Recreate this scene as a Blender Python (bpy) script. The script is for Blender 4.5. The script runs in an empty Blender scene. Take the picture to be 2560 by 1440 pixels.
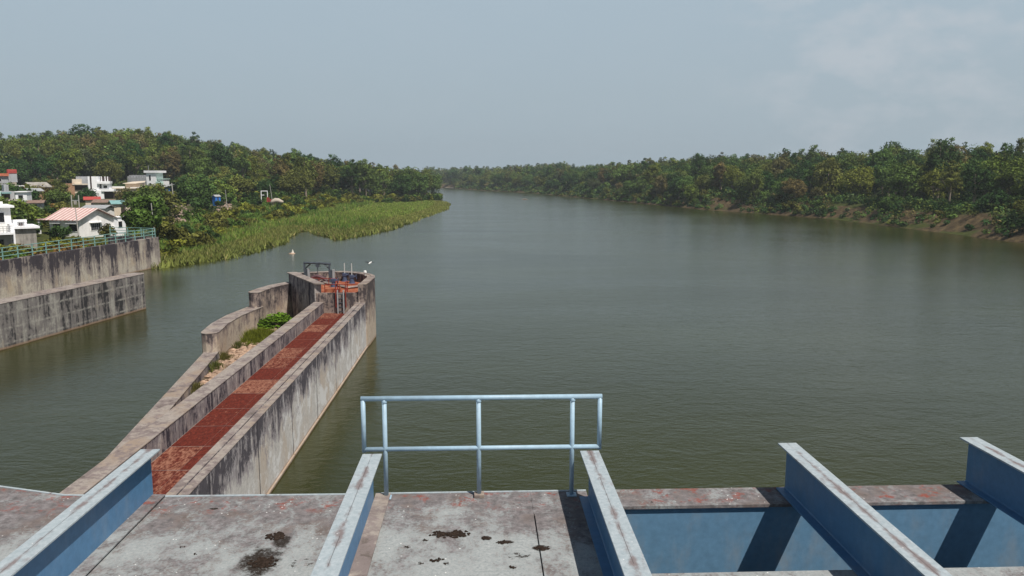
import bpy, bmesh, math, random
import numpy as np
from mathutils import Vector, Matrix

# ------------------------------------------------------------------ camera, sky, sun, exposure
F = 1950.0; HC = 11.2
TH = math.atan(280 / F); YAW = math.atan(75 / F * math.cos(TH))
sc = bpy.context.scene
COL = sc.collection
cam_d = bpy.data.cameras.new('camera'); cam = bpy.data.objects.new('camera', cam_d); COL.objects.link(cam)
cam.location = (0, 0, HC); cam.rotation_euler = (math.pi / 2 - TH, 0, -YAW)
cam_d.sensor_width = 36; cam_d.lens = 36 * F / 2560; cam_d.clip_start = 0.1; cam_d.clip_end = 12000
sc.camera = cam
sc.view_settings.view_transform = 'Standard'; sc.view_settings.look = 'None'
sc.view_settings.exposure = 0.06; sc.view_settings.gamma = 1; sc.view_settings.use_curve_mapping = False
sc.cycles.max_bounces = 6; sc.cycles.transparent_max_bounces = 6; sc.cycles.volume_bounces = 0
sc.cycles.use_denoising = True

SUN = Vector((0.343, -0.404, 0.848)).normalized()
sun_d = bpy.data.lights.new('sun', 'SUN'); sun_d.energy = 4.8; sun_d.angle = math.radians(0.5); sun_d.color = (1.0, 0.94, 0.86)
sun = bpy.data.objects.new('sun', sun_d); COL.objects.link(sun)
sun.rotation_euler = SUN.to_track_quat('Z', 'Y').to_euler(); sun.location = (0, 0, 200)

world = bpy.data.worlds.new('World'); sc.world = world; world.use_nodes = True
def build_world():
    nt = world.node_tree; N = nt.nodes; K = nt.links
    for n in list(N): N.remove(n)
    out = N.new('ShaderNodeOutputWorld'); bg = N.new('ShaderNodeBackground'); K.new(bg.outputs[0], out.inputs[0])
    sky = N.new('ShaderNodeTexSky'); sky.sky_type = 'NISHITA'; sky.sun_disc = False
    sky.sun_elevation = math.asin(SUN.z); sky.sun_rotation = math.atan2(SUN.x, SUN.y)
    sky.air_density = 1.0; sky.dust_density = 5.0; sky.ozone_density = 1.0; sky.altitude = 100
    tc = N.new('ShaderNodeTexCoord'); sep = N.new('ShaderNodeSeparateXYZ'); K.new(tc.outputs['Generated'], sep.inputs[0])
    # high thin overcast: a pale even veil, thinner towards the zenith
    ramp = N.new('ShaderNodeValToRGB'); K.new(sep.outputs[2], ramp.inputs[0])
    e = ramp.color_ramp.elements
    e[0].position = 0.0; e[0].color = (3.95, 4.9, 5.6, 1)
    e[1].position = 0.75; e[1].color = (0.62, 0.95, 1.5, 1)
    m = e.new(0.10); m.color = (3.95, 4.85, 5.5, 1)
    m = e.new(0.24); m.color = (4.1, 5.1, 5.85, 1)
    m = e.new(0.36); m.color = (2.0, 2.5, 2.95, 1)
    mix = N.new('ShaderNodeMix'); mix.data_type = 'RGBA'; mix.inputs[0].default_value = 0.88
    K.new(sky.outputs[0], mix.inputs[6]); K.new(ramp.outputs[0], mix.inputs[7])
    # drifting cloud, densest high to the right
    mp = N.new('ShaderNodeMapping'); mp.inputs['Scale'].default_value = (3.2, 3.2, 6.0); K.new(tc.outputs['Generated'], mp.inputs[0])
    nz = N.new('ShaderNodeTexNoise'); nz.inputs['Scale'].default_value = 3.4; nz.inputs['Detail'].default_value = 9; nz.inputs['Roughness'].default_value = 0.55
    K.new(mp.outputs[0], nz.inputs[0])
    r2 = N.new('ShaderNodeValToRGB'); K.new(nz.outputs[0], r2.inputs[0])
    r2.color_ramp.elements[0].position = 0.45; r2.color_ramp.elements[1].position = 0.62
    dot = N.new('ShaderNodeVectorMath'); dot.operation = 'DOT_PRODUCT'; K.new(tc.outputs['Generated'], dot.inputs[0])
    d = Vector((0.468, 0.868, 0.170)).normalized(); dot.inputs[1].default_value = d
    mr = N.new('ShaderNodeMapRange'); K.new(dot.outputs['Value'], mr.inputs[0])
    mr.inputs[1].default_value = 0.972; mr.inputs[2].default_value = 0.998; mr.inputs[3].default_value = 0.03; mr.inputs[4].default_value = 0.6
    mr.interpolation_type = 'SMOOTHSTEP'
    mu = N.new('ShaderNodeMath'); mu.operation = 'MULTIPLY'; K.new(r2.outputs[0], mu.inputs[0]); K.new(mr.outputs[0], mu.inputs[1])
    mc = N.new('ShaderNodeMix'); mc.data_type = 'RGBA'; K.new(mu.outputs[0], mc.inputs[0])
    K.new(mix.outputs[2], mc.inputs[6]); mc.inputs[7].default_value = (5.1, 5.5, 5.95, 1)
    K.new(mc.outputs[2], bg.inputs[0]); bg.inputs[1].default_value = 0.10
build_world()

# ------------------------------------------------------------------ pixel <-> place (photo is 2560 x 1440)
_fw = np.array([math.sin(YAW) * math.cos(TH), math.cos(YAW) * math.cos(TH), -math.sin(TH)])
_rt = np.array([math.cos(YAW), -math.sin(YAW), 0.0]); _up = np.cross(_rt, _fw); _C = np.array([0, 0, HC])
def ray(px, py): return _fw + _rt * (px - 1280) / F - _up * (py - 720) / F
def at(px, py, z=0.0):
    d = ray(px, py); return _C + d * (z - HC) / d[2]
def at_y(px, py, Y):
    d = ray(px, py); return _C + d * Y / d[1]
def at_dist(px, py, r):
    d = ray(px, py); return _C + d * r / math.hypot(d[0], d[1])
def proj(p):
    v = np.asarray(p, float) - _C; z = v @ _fw
    return 1280 + F * (v @ _rt) / z, 720 - F * (v @ _up) / z
def smooth(a, b, x):
    t = np.clip((x - a) / (b - a), 0, 1); return t * t * (3 - 2 * t)

# ------------------------------------------------------------------ materials
class NT:
    def __init__(s, name):
        s.m = bpy.data.materials.new(name); s.m.use_nodes = True
        s.t = s.m.node_tree; s.n = s.t.nodes; s.k = s.t.links
        s.bsdf = s.n['Principled BSDF']
        s.geo = s.n.new('ShaderNodeNewGeometry'); s.tc = s.n.new('ShaderNodeTexCoord')
    def put(s, sock, v):
        if hasattr(v, 'is_output'): s.k.new(v, sock)
        elif isinstance(v, (tuple, list)) and len(v) == 3 and sock.type == 'RGBA': sock.default_value = (*v, 1)
        else: sock.default_value = v
    def co(s, scale=(1, 1, 1), obj=False, rot=(0, 0, 0)):
        mp = s.n.new('ShaderNodeMapping'); s.k.new(s.tc.outputs['Object'] if obj else s.geo.outputs['Position'], mp.inputs[0])
        mp.inputs['Scale'].default_value = scale; mp.inputs['Rotation'].default_value = rot; return mp.outputs[0]
    def noise(s, vec, scale=1.0, detail=5, rough=0.6, dist=0.0):
        n = s.n.new('ShaderNodeTexNoise'); s.k.new(vec, n.inputs[0])
        n.inputs['Scale'].default_value = scale; n.inputs['Detail'].default_value = detail
        n.inputs['Roughness'].default_value = rough; n.inputs['Distortion'].default_value = dist; return n.outputs[0]
    def vor(s, vec, scale=1.0, feature='F1', out='Distance'):
        n = s.n.new('ShaderNodeTexVoronoi'); n.feature = feature; s.k.new(vec, n.inputs[0]); n.inputs['Scale'].default_value = scale
        return n.outputs[out]
    def ramp(s, v, stops):
        r = s.n.new('ShaderNodeValToRGB'); s.k.new(v, r.inputs[0]); e = r.color_ramp.elements
        e[0].position, e[1].position = stops[0][0], stops[-1][0]
        cs = [c if isinstance(c, (tuple, list)) else (c, c, c) for _, c in stops]
        e[0].color = (*cs[0], 1); e[1].color = (*cs[-1], 1)
        for (p, _), c in list(zip(stops, cs))[1:-1]:
            x = e.new(p); x.color = (*c, 1)
        return r.outputs[0]
    def step(s, v, a, b, lo=0.0, hi=1.0):
        r = s.n.new('ShaderNodeMapRange'); s.k.new(v, r.inputs[0]); r.interpolation_type = 'SMOOTHSTEP'
        for i, x in enumerate((a, b, lo, hi)): r.inputs[1 + i].default_value = x
        return r.outputs[0]
    def mix(s, f, a, b, mode='MIX'):
        n = s.n.new('ShaderNodeMix'); n.data_type = 'RGBA'; n.blend_type = mode
        s.put(n.inputs[0], f); s.put(n.inputs[6], a); s.put(n.inputs[7], b); return n.outputs[2]
    def math(s, op, a, b=0.0):
        n = s.n.new('ShaderNodeMath'); n.operation = op; s.put(n.inputs[0], a); s.put(n.inputs[1], b); return n.outputs[0]
    def xyz(s, vec):
        n = s.n.new('ShaderNodeSeparateXYZ'); s.k.new(vec, n.inputs[0]); return n.outputs
    def attr(s, name, out='Fac'):
        n = s.n.new('ShaderNodeAttribute'); n.attribute_name = name; return n.outputs[out]
    def bump(s, h, strength=0.3, dist=0.02):
        b = s.n.new('ShaderNodeBump'); s.k.new(h, b.inputs['Height']); b.inputs['Strength'].default_value = strength; b.inputs['Distance'].default_value = dist
        s.k.new(b.outputs[0], s.bsdf.inputs['Normal']); return b
    def done(s, col, rough=0.8, spec=0.3):
        s.put(s.bsdf.inputs['Base Color'], col); s.put(s.bsdf.inputs['Roughness'], rough)
        s.bsdf.inputs['Specular IOR Level'].default_value = spec; return s.m

MAT = {}
def plain(name, c, rough=0.75, var=0.25, scale=2.0, spec=0.3, dirt=None):
    """paint, plaster or metal with uneven weathering"""
    t = NT(name); v = t.noise(t.co(obj=True), scale, 6, 0.65)
    a = tuple(x * (1 - var) for x in c); b = tuple(min(1, x * (1 + var)) for x in c)
    col = t.ramp(v, [(0.3, a), (0.7, b)])
    if dirt:
        w = t.noise(t.co((1.3, 1.3, 0.18), obj=True), 1.0, 6, 0.7)
        col = t.mix(t.math('MULTIPLY', t.step(w, 0.48, 0.72), 0.75), col, dirt)
    MAT[name] = t.done(col, rough, spec); return MAT[name]

def concrete(name, pale, dark, amount=0.5, streak=1.0, water=True, bands=0.0, top=None, blot=0.8, white=0.0, wt=(.34, .30, .26, .24), joint=0.0):
    """weathered concrete: run-down streaks, ragged blotches of black mould, casting joints and a tide line"""
    t = NT(name); z = t.xyz(t.geo.outputs['Position'])[2]
    grain = t.noise(t.co(), 7.0, 6, 0.75); big = t.noise(t.co(), blot, 8, 0.72, 0.5); fine = t.noise(t.co((1, 1, .45)), 3.2, 7, 0.78, 0.3)
    st = t.noise(t.co((streak, streak, streak * 0.06)), 1.6, 6, 0.65); st2 = t.noise(t.co((streak * 3.5, streak * 3.5, streak * 0.3)), 1.8, 6, 0.7)
    s = t.math('ADD', t.math('MULTIPLY', st, wt[0]), t.math('ADD', t.math('MULTIPLY', big, wt[1]), t.math('ADD', t.math('MULTIPLY', st2, wt[2]), t.math('MULTIPLY', fine, wt[3]))))
    if top: s = t.math('ADD', s, t.step(z, top[0], top[1], -top[2], top[2]))
    mid = t.step(s, 0.61 - amount * 0.11, 0.645 - amount * 0.08); deep = t.step(s, 0.665 - amount * 0.09, 0.695 - amount * 0.075)
    base = t.ramp(grain, [(0.3, tuple(x * 0.72 for x in pale)), (0.7, tuple(min(1, x * 1.15) for x in pale))])
    warm = t.noise(t.co((1, 1, .5)), 0.6, 5, 0.65)
    base = t.mix(t.step(warm, 0.45, 0.68, 0, 0.6), base, (pale[0] * 0.85, pale[1] * 0.70, pale[2] * 0.55))
    if white: base = t.mix(t.math('MULTIPLY', t.step(t.noise(t.co(), 0.9, 7, .7), .5, .58), white), base, (.66, .65, .64))
    grey = tuple(a * .42 + b * .5 for a, b in zip(pale, dark)); grey = (grey[0], grey[1] * .94, grey[2] * 1.02)
    col = t.mix(t.math('MULTIPLY', mid, 0.85), base, t.ramp(fine, [(0.3, tuple(x * .75 for x in grey)), (0.7, tuple(x * 1.35 for x in grey))]))
    dk = t.ramp(grain, [(0.35, dark), (0.7, tuple(x * 2.2 for x in dark))])
    col = t.mix(t.math('MULTIPLY', deep, 0.9), col, dk)
    if bands:
        fr = t.math('FRACT', t.math('ADD', t.math('DIVIDE', z, bands), t.math('MULTIPLY', big, 0.25)))
        line = t.step(t.math('ABSOLUTE', t.math('SUBTRACT', fr, 0.5)), 0.0, 0.13, 1.0, 0.0)
        col = t.mix(t.math('MULTIPLY', line, t.step(fine, 0.42, 0.6, 0.0, 0.85)), col, tuple(min(1, x * 1.05) for x in pale))
    if joint:
        yy = t.math('ADD', t.xyz(t.geo.outputs['Position'])[1], t.math('MULTIPLY', fine, .12)); fj = t.math('ABSOLUTE', t.math('SUBTRACT', t.math('FRACT', t.math('DIVIDE', yy, joint)), .5))
        col = t.mix(t.step(fj, .004, .016, .85, 0), col, dark)
    if water:
        w = t.math('ADD', z, t.math('MULTIPLY', t.math('SUBTRACT', big, 0.5), 0.15))
        col = t.mix(t.step(w, 0.10, 0.22, 0.7, 0.0), col, (0.30, 0.20, 0.125))
        col = t.mix(t.step(w, 0.0, 0.08, 1.0, 0.0), col, (0.10, 0.065, 0.04))
    t.bump(t.math('ADD', grain, t.math('MULTIPLY', big, 0.6)), 0.4, 0.03)
    MAT[name] = t.done(col, 0.9, 0.2); return MAT[name]

concrete('pier_concrete', (0.55, 0.525, 0.50), (0.038, 0.034, 0.042), 0.46, 1.0, top=(0.5, 3.0, .095), white=.9, blot=.75, wt=(.16, .42, .18, .38), joint=4.7)
concrete('pier_inner', (0.42, 0.385, 0.36), (0.014, 0.012, 0.020), 0.95, 1.5, water=False, wt=(.24, .34, .28, .30))
concrete('tower_concrete', (0.47, 0.395, 0.32), (0.035, 0.029, 0.032), 0.68, 1.1, top=(0.8, 3.6, .07), wt=(.2, .38, .2, .36))
concrete('coping_concrete', (0.32, 0.28, 0.25), (0.085, 0.070, 0.062), 0.55, 0.7, water=False, blot=1.2)
concrete('stained_wall', (0.34, 0.325, 0.29), (0.013, 0.013, 0.015), 1.05, 0.6, bands=0.98)
concrete('streaked_wall', (0.50, 0.45, 0.375), (0.020, 0.017, 0.024), 1.0, 0.48, top=(0.4, 3.6, .045), blot=0.4)

def m_deck():
    t = NT('deck_plate'); c = t.co()
    a = t.noise(c, 1.1, 8, 0.62, 0.5); b = t.noise(t.co((1, 1, 1)), 7.0, 6, 0.7); f = t.noise(c, 32.0, 4, 0.7)
    pale = t.ramp(f, [(0.3, (0.22, 0.245, 0.25)), (0.7, (0.40, 0.42, 0.42))])
    mud = t.ramp(t.noise(c, 12.0, 7, 0.75), [(0.3, (0.060, 0.054, 0.053)), (0.5, (0.155, 0.138, 0.140)), (0.72, (0.31, 0.29, 0.30))])
    y = t.xyz(t.geo.outputs['Position'])[1]
    mm = t.noise(t.co((1, .6, 1)), 4.0, 7, .75, .3)
    s = t.math('ADD', t.math('ADD', t.math('MULTIPLY', a, 0.55), t.math('ADD', t.math('MULTIPLY', b, 0.28), t.math('MULTIPLY', t.math('SUBTRACT', mm, .5), .75))), t.step(y, 6.3, 7.4, -0.03, 0.11))
    br = t.step(t.noise(c, 3.0, 6, .7), .48, .62, 0, .5)
    mud = t.mix(br, mud, (0.125, 0.085, 0.065))
    col = t.mix(t.step(t.math('ADD', s, t.math('MULTIPLY', t.math('SUBTRACT', f, .5), .5)), 0.33, 0.54, 0.05, .95), pale, mud)
    rust = t.math('MULTIPLY', t.step(t.noise(c, 4.0, 7, 0.75), 0.52, 0.64), t.step(y, 7.12, 7.32))
    col = t.mix(t.math('MULTIPLY', rust, 0.8), col, (0.24, 0.05, 0.03))
    spots = t.step(t.vor(c, 15.0), 0.06, 0.13, 1, 0)
    col = t.mix(t.math('MULTIPLY', spots, t.step(t.noise(c, 2.1, 3), 0.5, 0.6)), col, (0.75, 0.75, 0.73))
    dk = t.step(t.noise(c, 2.3, 7, 0.75, 0.3), 0.66, 0.70)
    px, py, _ = t.xyz(t.geo.outputs['Position'])
    for sx, sy, rx, ry in ((-1.88, 6.22, .19, .30), (-1.79, 6.58, .09, .15), (-.31, 6.67, .16, .06), (.02, 6.58, .05, .05), (.50, 6.37, .09, .06), (.2, 6.5, .07, .04), (-2.62, 7.3, .05, .03)):
        q = t.math('ADD', t.math('POWER', t.math('DIVIDE', t.math('SUBTRACT', px, sx), rx), 2.0), t.math('POWER', t.math('DIVIDE', t.math('SUBTRACT', py, sy), ry), 2.0))
        q = t.math('ADD', q, t.math('MULTIPLY', t.math('SUBTRACT', t.noise(c, 9.0, 6, .8), .5), 3.0))
        dk = t.math('MAXIMUM', dk, t.math('MULTIPLY', t.step(q, 0.3, 1.0, 1.0, 0.0), t.step(t.noise(c, 22.0, 5, .8), .36, .48, .35, 1.0)))
    col = t.mix(dk, col, (0.026, 0.020, 0.016))
    t.bump(t.math('ADD', b, f), 0.35, 0.008)
    MAT['deck_plate'] = t.done(col, 0.85, 0.25)
m_deck()

def m_dusty():
    t = NT('dusty_flange'); c = t.co(obj=True); x = t.xyz(t.tc.outputs['Object'])[0]
    f = t.noise(t.co(), 22.0, 5, 0.7); b = t.noise(t.co((1, 0.5, 1)), 4.5, 7, 0.7)
    pale = t.ramp(f, [(0.3, (0.27, 0.325, 0.355)), (0.7, (0.41, 0.46, 0.49))])
    ax = t.math('ABSOLUTE', x)
    s = t.math('ADD', b, t.step(ax, 0.0, 0.05, 0.14, 0.0))
    col = t.mix(t.step(s, 0.54, 0.72, 0, 0.85), pale, (0.17, 0.125, 0.12))
    line = t.math('MULTIPLY', t.step(ax, 0.0015, 0.004, 1, 0), t.step(t.noise(t.co(), 3.0, 4), 0.42, 0.5))
    col = t.mix(t.math('MULTIPLY', line, 0.7), col, (0.06, 0.05, 0.05))
    col = t.mix(t.step(t.vor(t.co(), 13.0), 0.03, 0.09, 0.9, 0), col, (0.75, 0.74, 0.72))
    t.bump(t.math('ADD', b, f), 0.2, 0.004)
    MAT['dusty_flange'] = t.done(col, 0.7, 0.35)
m_dusty()

def m_blue(name, c, dusty=0.35, rough=0.5):
    t = NT(name); f = t.noise(t.co(), 14.0, 6, 0.7); b = t.noise(t.co((1, 1, 0.4)), 2.4, 6, 0.65)
    col = t.ramp(f, [(0.3, tuple(x * 0.85 for x in c)), (0.72, tuple(min(1, x * 1.12) for x in c))])
    col = t.mix(t.step(b, 0.45, 0.75, 0, dusty), col, (0.30, 0.31, 0.31))
    rust = t.step(t.noise(t.co(), 6.0, 8, 0.75), 0.68, 0.72, 0, 0.8)
    col = t.mix(rust, col, (0.12, 0.05, 0.03))
    t.bump(f, 0.12, 0.004)
    MAT[name] = t.done(col, rough, 0.4)
m_blue('blue_web', (0.078, 0.195, 0.35), 0.25)
m_blue('blue_girder', (0.115, 0.235, 0.365), 0.45)
m_blue('blue_rail', (0.33, 0.47, 0.58), 0.25, 0.45)

def m_red():
    t = NT('red_floor'); p = t.attr('panel'); c = t.co()
    n = t.noise(t.co((1.6, 0.6, 1)), 2.6, 7, 0.72, 0.3); f = t.noise(t.co((2.0, 0.8, 1)), 6.0, 6, 0.8)
    dark = t.ramp(f, [(0.35, (0.052, 0.010, 0.007)), (0.7, (0.19, 0.036, 0.022))])
    light = t.ramp(f, [(0.36, (0.13, 0.036, 0.022)), (0.66, (0.34, 0.165, 0.11))])
    k = t.math('ADD', t.math('MULTIPLY', p, 0.68), t.math('ADD', t.math('MULTIPLY', t.math('SUBTRACT', n, 0.5), 1.8), t.math('MULTIPLY', t.math('SUBTRACT', f, 0.5), 1.6)))
    col = t.mix(t.step(k, 0.30, 0.75), dark, light)
    t.bump(f, 0.4, 0.03); MAT['red_floor'] = t.done(col, 0.9, 0.15)
m_red()
def m_orange():
    t = NT('orange_floor'); f = t.noise(t.co(), 2.2, 7, 0.75, 0.4)
    col = t.ramp(f, [(0.3, (0.15, 0.035, 0.02)), (0.5, (0.31, 0.09, 0.045)), (0.66, (0.36, 0.20, 0.12))])
    MAT['orange_floor'] = t.done(col, 0.9, 0.15)
m_orange()

def m_water():
    t = NT('river_water'); c = t.co((1, 1.6, 1))
    n1 = t.noise(c, 0.55, 4, 0.6, 0.6); n2 = t.noise(t.co((1, 1.9, 1), rot=(0, 0, 0.35)), 2.1, 3, 0.6, 0.4); n3 = t.noise(t.co((0.6, 1.5, 1)), 0.035, 3, 0.5)
    col = t.ramp(n3, [(0.35, (0.022, 0.025, 0.003)), (0.65, (0.031, 0.035, 0.006))])
    t.bump(t.math('ADD', t.math('MULTIPLY', n1, 1.0), t.math('MULTIPLY', n2, 0.5)), 0.8, 0.05)
    t.bsdf.inputs['IOR'].default_value = 1.33
    patch = t.noise(t.co((1.0, 2.6, 1), rot=(0, 0, .25)), 0.022, 5, 0.6, .6)
    MAT['river_water'] = t.done(col, t.step(patch, .36, .64, .14, .19), 0.5)
m_water()

def m_ground():
    t = NT('bank_earth'); a = t.noise(t.co(), 0.12, 6, 0.65); b = t.noise(t.co((1, 1, 0.5)), 0.9, 7, 0.72, 0.3)
    z = t.xyz(t.geo.outputs['Position'])[2]
    earth = t.ramp(b, [(0.3, (0.040, 0.029, 0.018)), (0.5, (0.080, 0.058, 0.032)), (0.70, (0.175, 0.125, 0.062))])
    grass = t.ramp(b, [(0.3, (0.022, 0.032, 0.010)), (0.7, (0.085, 0.095, 0.025))])
    slope = t.xyz(t.geo.outputs['Normal'])[2]
    k = t.math('ADD', a, t.step(slope, 0.86, 0.985, -0.20, 0.16))
    col = t.mix(t.step(k, 0.46, 0.60), earth, grass)
    t.bump(b, 0.6, 0.3); MAT['bank_earth'] = t.done(col, 0.95, 0.1)
m_ground()
def m_fol(name, use_attr=False, trans=0.20):
    t = NT(name); ti = t.attr('tint')
    if use_attr: base = t.attr('hue', 'Color')
    else:
        oi = t.n.new('ShaderNodeObjectInfo'); base = oi.outputs['Color']
    f = t.step(ti, 0.0, 1.0, 0.42, 1.6)
    n = t.n.new('ShaderNodeMix'); n.data_type = 'RGBA'; n.blend_type = 'MULTIPLY'; n.inputs[0].default_value = 1
    t.k.new(base, n.inputs[6]); cb = t.n.new('ShaderNodeCombineColor'); 
    for i in range(3): t.k.new(f, cb.inputs[i])
    t.k.new(cb.outputs[0], n.inputs[7]); col = n.outputs[2]
    d = t.n.new('ShaderNodeBsdfDiffuse'); tr = t.n.new('ShaderNodeBsdfTranslucent'); ms = t.n.new('ShaderNodeMixShader')
    t.k.new(col, d.inputs[0]); t.k.new(col, tr.inputs[0]); ms.inputs[0].default_value = trans
    t.k.new(d.outputs[0], ms.inputs[1]); t.k.new(tr.outputs[0], ms.inputs[2])
    t.n.remove(t.bsdf); t.k.new(ms.outputs[0], t.n['Material Output'].inputs[0]); MAT[name] = t.m
m_fol('foliage'); m_fol('foliage_mass', True)
plain('soil', (0.11, 0.08, 0.05), 0.95, 0.4, 2.0)
plain('bark', (0.25, 0.205, 0.16), 0.9, 0.4, 3.0)
plain('white_plaster', (0.86, 0.845, 0.83), 0.8, 0.06, 1.0, dirt=(0.62, 0.60, 0.57))
plain('bright_white', (0.88, 0.88, 0.90), 0.8, 0.05, 1.0, dirt=(0.68, 0.68, 0.68))
plain('cream_plaster', (0.66, 0.57, 0.46), 0.8, 0.1, 1.0, dirt=(0.45, 0.38, 0.30))
plain('grey_plaster', (0.36, 0.37, 0.39), 0.85, 0.18, 0.8, dirt=(0.2, 0.2, 0.2))
plain('mint_plaster', (0.45, 0.62, 0.56), 0.8, 0.1, 1.0)
plain('tan_brick', (0.36, 0.21, 0.13), 0.9, 0.25, 3.0)
plain('old_concrete', (0.33, 0.31, 0.28), 0.9, 0.25, 1.0, dirt=(0.10, 0.09, 0.08))
plain('rust_roof', (0.22, 0.15, 0.12), 0.8, 0.3, 2.0)
plain('sheet_grey', (0.34, 0.35, 0.36), 0.6, 0.2, 2.0)
plain('teal_sheet', (0.20, 0.36, 0.36), 0.6, 0.15, 2.0)
plain('red_sheet', (0.40, 0.065, 0.055), 0.6, 0.15, 2.0)
plain('orange_tile', (0.52, 0.16, 0.09), 0.7, 0.25, 3.0)
plain('blue_tarp', (0.03, 0.17, 0.55), 0.6, 0.2, 2.0)
plain('white_tarp', (0.66, 0.62, 0.55), 0.7, 0.1, 1.0)
plain('dark_glass', (0.012, 0.013, 0.016), 0.25, 0.3, 2.0, 0.5)
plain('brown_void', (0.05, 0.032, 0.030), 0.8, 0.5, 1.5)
plain('pole_concrete', (0.42, 0.40, 0.37), 0.85, 0.15, 2.0)
plain('green_rail', (0.20, 0.36, 0.33), 0.55, 0.2, 4.0, 0.4)
plain('gantry_steel', (0.060, 0.072, 0.088), 0.5, 0.3, 6.0, 0.4)
plain('valve_paint', (0.05, 0.065, 0.12), 0.5, 0.3, 6.0, 0.4)
plain('red_oxide', (0.22, 0.030, 0.020), 0.7, 0.3, 6.0)
plain('galvanised', (0.50, 0.50, 0.48), 0.5, 0.15, 5.0, 0.4)
plain('white_enamel', (0.8, 0.8, 0.78), 0.5, 0.05, 4.0)
plain('mauve_steel', (0.10, 0.05, 0.06), 0.6, 0.3, 5.0)
plain('clod', (0.030, 0.021, 0.016), 0.95, 0.6, 40.0, 0.1)
plain('rubble_stone', (0.36, 0.25, 0.18), 0.9, 0.55, 1.8)
plain('bank_stone', (0.33, 0.25, 0.20), 0.9, 0.4, 0.7)
plain('sand', (0.46, 0.40, 0.33), 0.95, 0.15, 0.3)
plain('bird_white', (0.75, 0.75, 0.74), 0.8, 0.05, 10.0)
plain('bird_black', (0.02, 0.02, 0.022), 0.7, 0.1, 10.0)
def m_stripe():
    t = NT('striped_roof'); x = t.xyz(t.tc.outputs['Object'])[0]
    fr = t.math('FRACT', t.math('DIVIDE', x, 0.72))
    f = t.noise(t.co(obj=True), 2.0, 6, 0.7)
    red = t.ramp(f, [(0.3, (0.42, 0.19, 0.17)), (0.7, (0.54, 0.29, 0.26))]); wh = t.ramp(f, [(0.3, (0.60, 0.46, 0.43)), (0.7, (0.78, 0.68, 0.64))])
    MAT['striped_roof'] = t.done(t.mix(t.step(fr, 0.40, 0.46), red, wh), 0.6, 0.3)
m_stripe()

# ------------------------------------------------------------------ mesh helpers
def tag(o, label=None, cat=None, group=None, kind=None):
    if label: o['label'] = label
    if cat: o['category'] = cat
    if group: o['group'] = group
    if kind: o['kind'] = kind
    return o
def empty(name, loc=(0, 0, 0), rz=0.0, label=None, cat=None, group=None):
    o = bpy.data.objects.new(name, None); COL.objects.link(o); o.location = loc; o.rotation_euler = (0, 0, rz); o.empty_display_size = 0.3
    return tag(o, label, cat, group)
class MB:
    """collects boxes, prisms and tubes; build() links them as ONE mesh object"""
    def __init__(s): s.v = []; s.f = []; s.mi = []
    def add(s, vs, fs, m=0):
        k = len(s.v); s.v += [tuple(map(float, p)) for p in vs]
        for f in fs: s.f.append([k + i for i in f]); s.mi.append(m)
        return s
    def box(s, x0, x1, y0, y1, z0, z1, m=0):
        v = [(x, y, z) for z in (z0, z1) for y in (y0, y1) for x in (x0, x1)]
        return s.add(v, [(0, 2, 3, 1), (4, 5, 7, 6), (0, 1, 5, 4), (2, 6, 7, 3), (0, 4, 6, 2), (1, 3, 7, 5)], m)
    def prism(s, poly, z0, z1, m=0, mtop=None):
        a = sum(poly[i][0] * poly[(i + 1) % len(poly)][1] - poly[(i + 1) % len(poly)][0] * poly[i][1] for i in range(len(poly)))
        if a < 0: poly = poly[::-1]
        n = len(poly)
        zt = z1 if isinstance(z1, (list, tuple)) else [z1] * n
        v = [(p[0], p[1], z0) for p in poly] + [(p[0], p[1], z) for p, z in zip(poly, zt)]
        s.add(v, [(i, (i + 1) % n, n + (i + 1) % n, n + i) for i in range(n)], m)
        s.add(v[n:], [tuple(range(n))], m if mtop is None else mtop)
        s.add(v[:n], [tuple(range(n - 1, -1, -1))], m); return s
    def tube(s, pts, r, seg=8, m=0, caps=True):
        pts = [Vector(p) for p in pts]; rs = r if isinstance(r, (list, tuple)) else [r] * len(pts)
        rings = []; up = None
        for i, p in enumerate(pts):
            d = (pts[min(i + 1, len(pts) - 1)] - pts[max(i - 1, 0)]).normalized()
            if up is None or abs(d.dot(up)) > 0.95: up = Vector((0, 0, 1)) if abs(d.z) < 0.9 else Vector((0, 1, 0))
            a = d.cross(up).normalized(); b = a.cross(d).normalized()
            rings.append([p + (a * math.cos(2 * math.pi * k / seg) + b * math.sin(2 * math.pi * k / seg)) * rs[i] for k in range(seg)])
        v = [q for rg in rings for q in rg]; f = []
        for i in range(len(pts) - 1):
            for k in range(seg):
                k2 = (k + 1) % seg; f.append((i * seg + k, i * seg + k2, (i + 1) * seg + k2, (i + 1) * seg + k))
        if caps: f += [tuple(range(seg - 1, -1, -1)), tuple(range((len(pts) - 1) * seg, len(pts) * seg))]
        return s.add(v, f, m)
    def build(s, name, mats, parent=None, smooth_=False, bevel=0.0):
        me = bpy.data.meshes.new(name); me.from_pydata(s.v, [], s.f); me.validate()
        for m in (mats if isinstance(mats, (list, tuple)) else [mats]): me.materials.append(MAT[m])
        if any(s.mi) and len(me.polygons) == len(s.mi): me.polygons.foreach_set('material_index', s.mi)
        bm = bmesh.new(); bm.from_mesh(me); bmesh.ops.recalc_face_normals(bm, faces=bm.faces); bm.to_mesh(me); bm.free()
        if smooth_: me.polygons.foreach_set('use_smooth', [True] * len(me.polygons))
        o = bpy.data.objects.new(name, me); COL.objects.link(o)
        if parent: o.parent = parent
        if bevel:
            b = o.modifiers.new('bevel', 'BEVEL'); b.width = bevel; b.segments = 2; b.limit_method = 'ANGLE'
        return o
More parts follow.
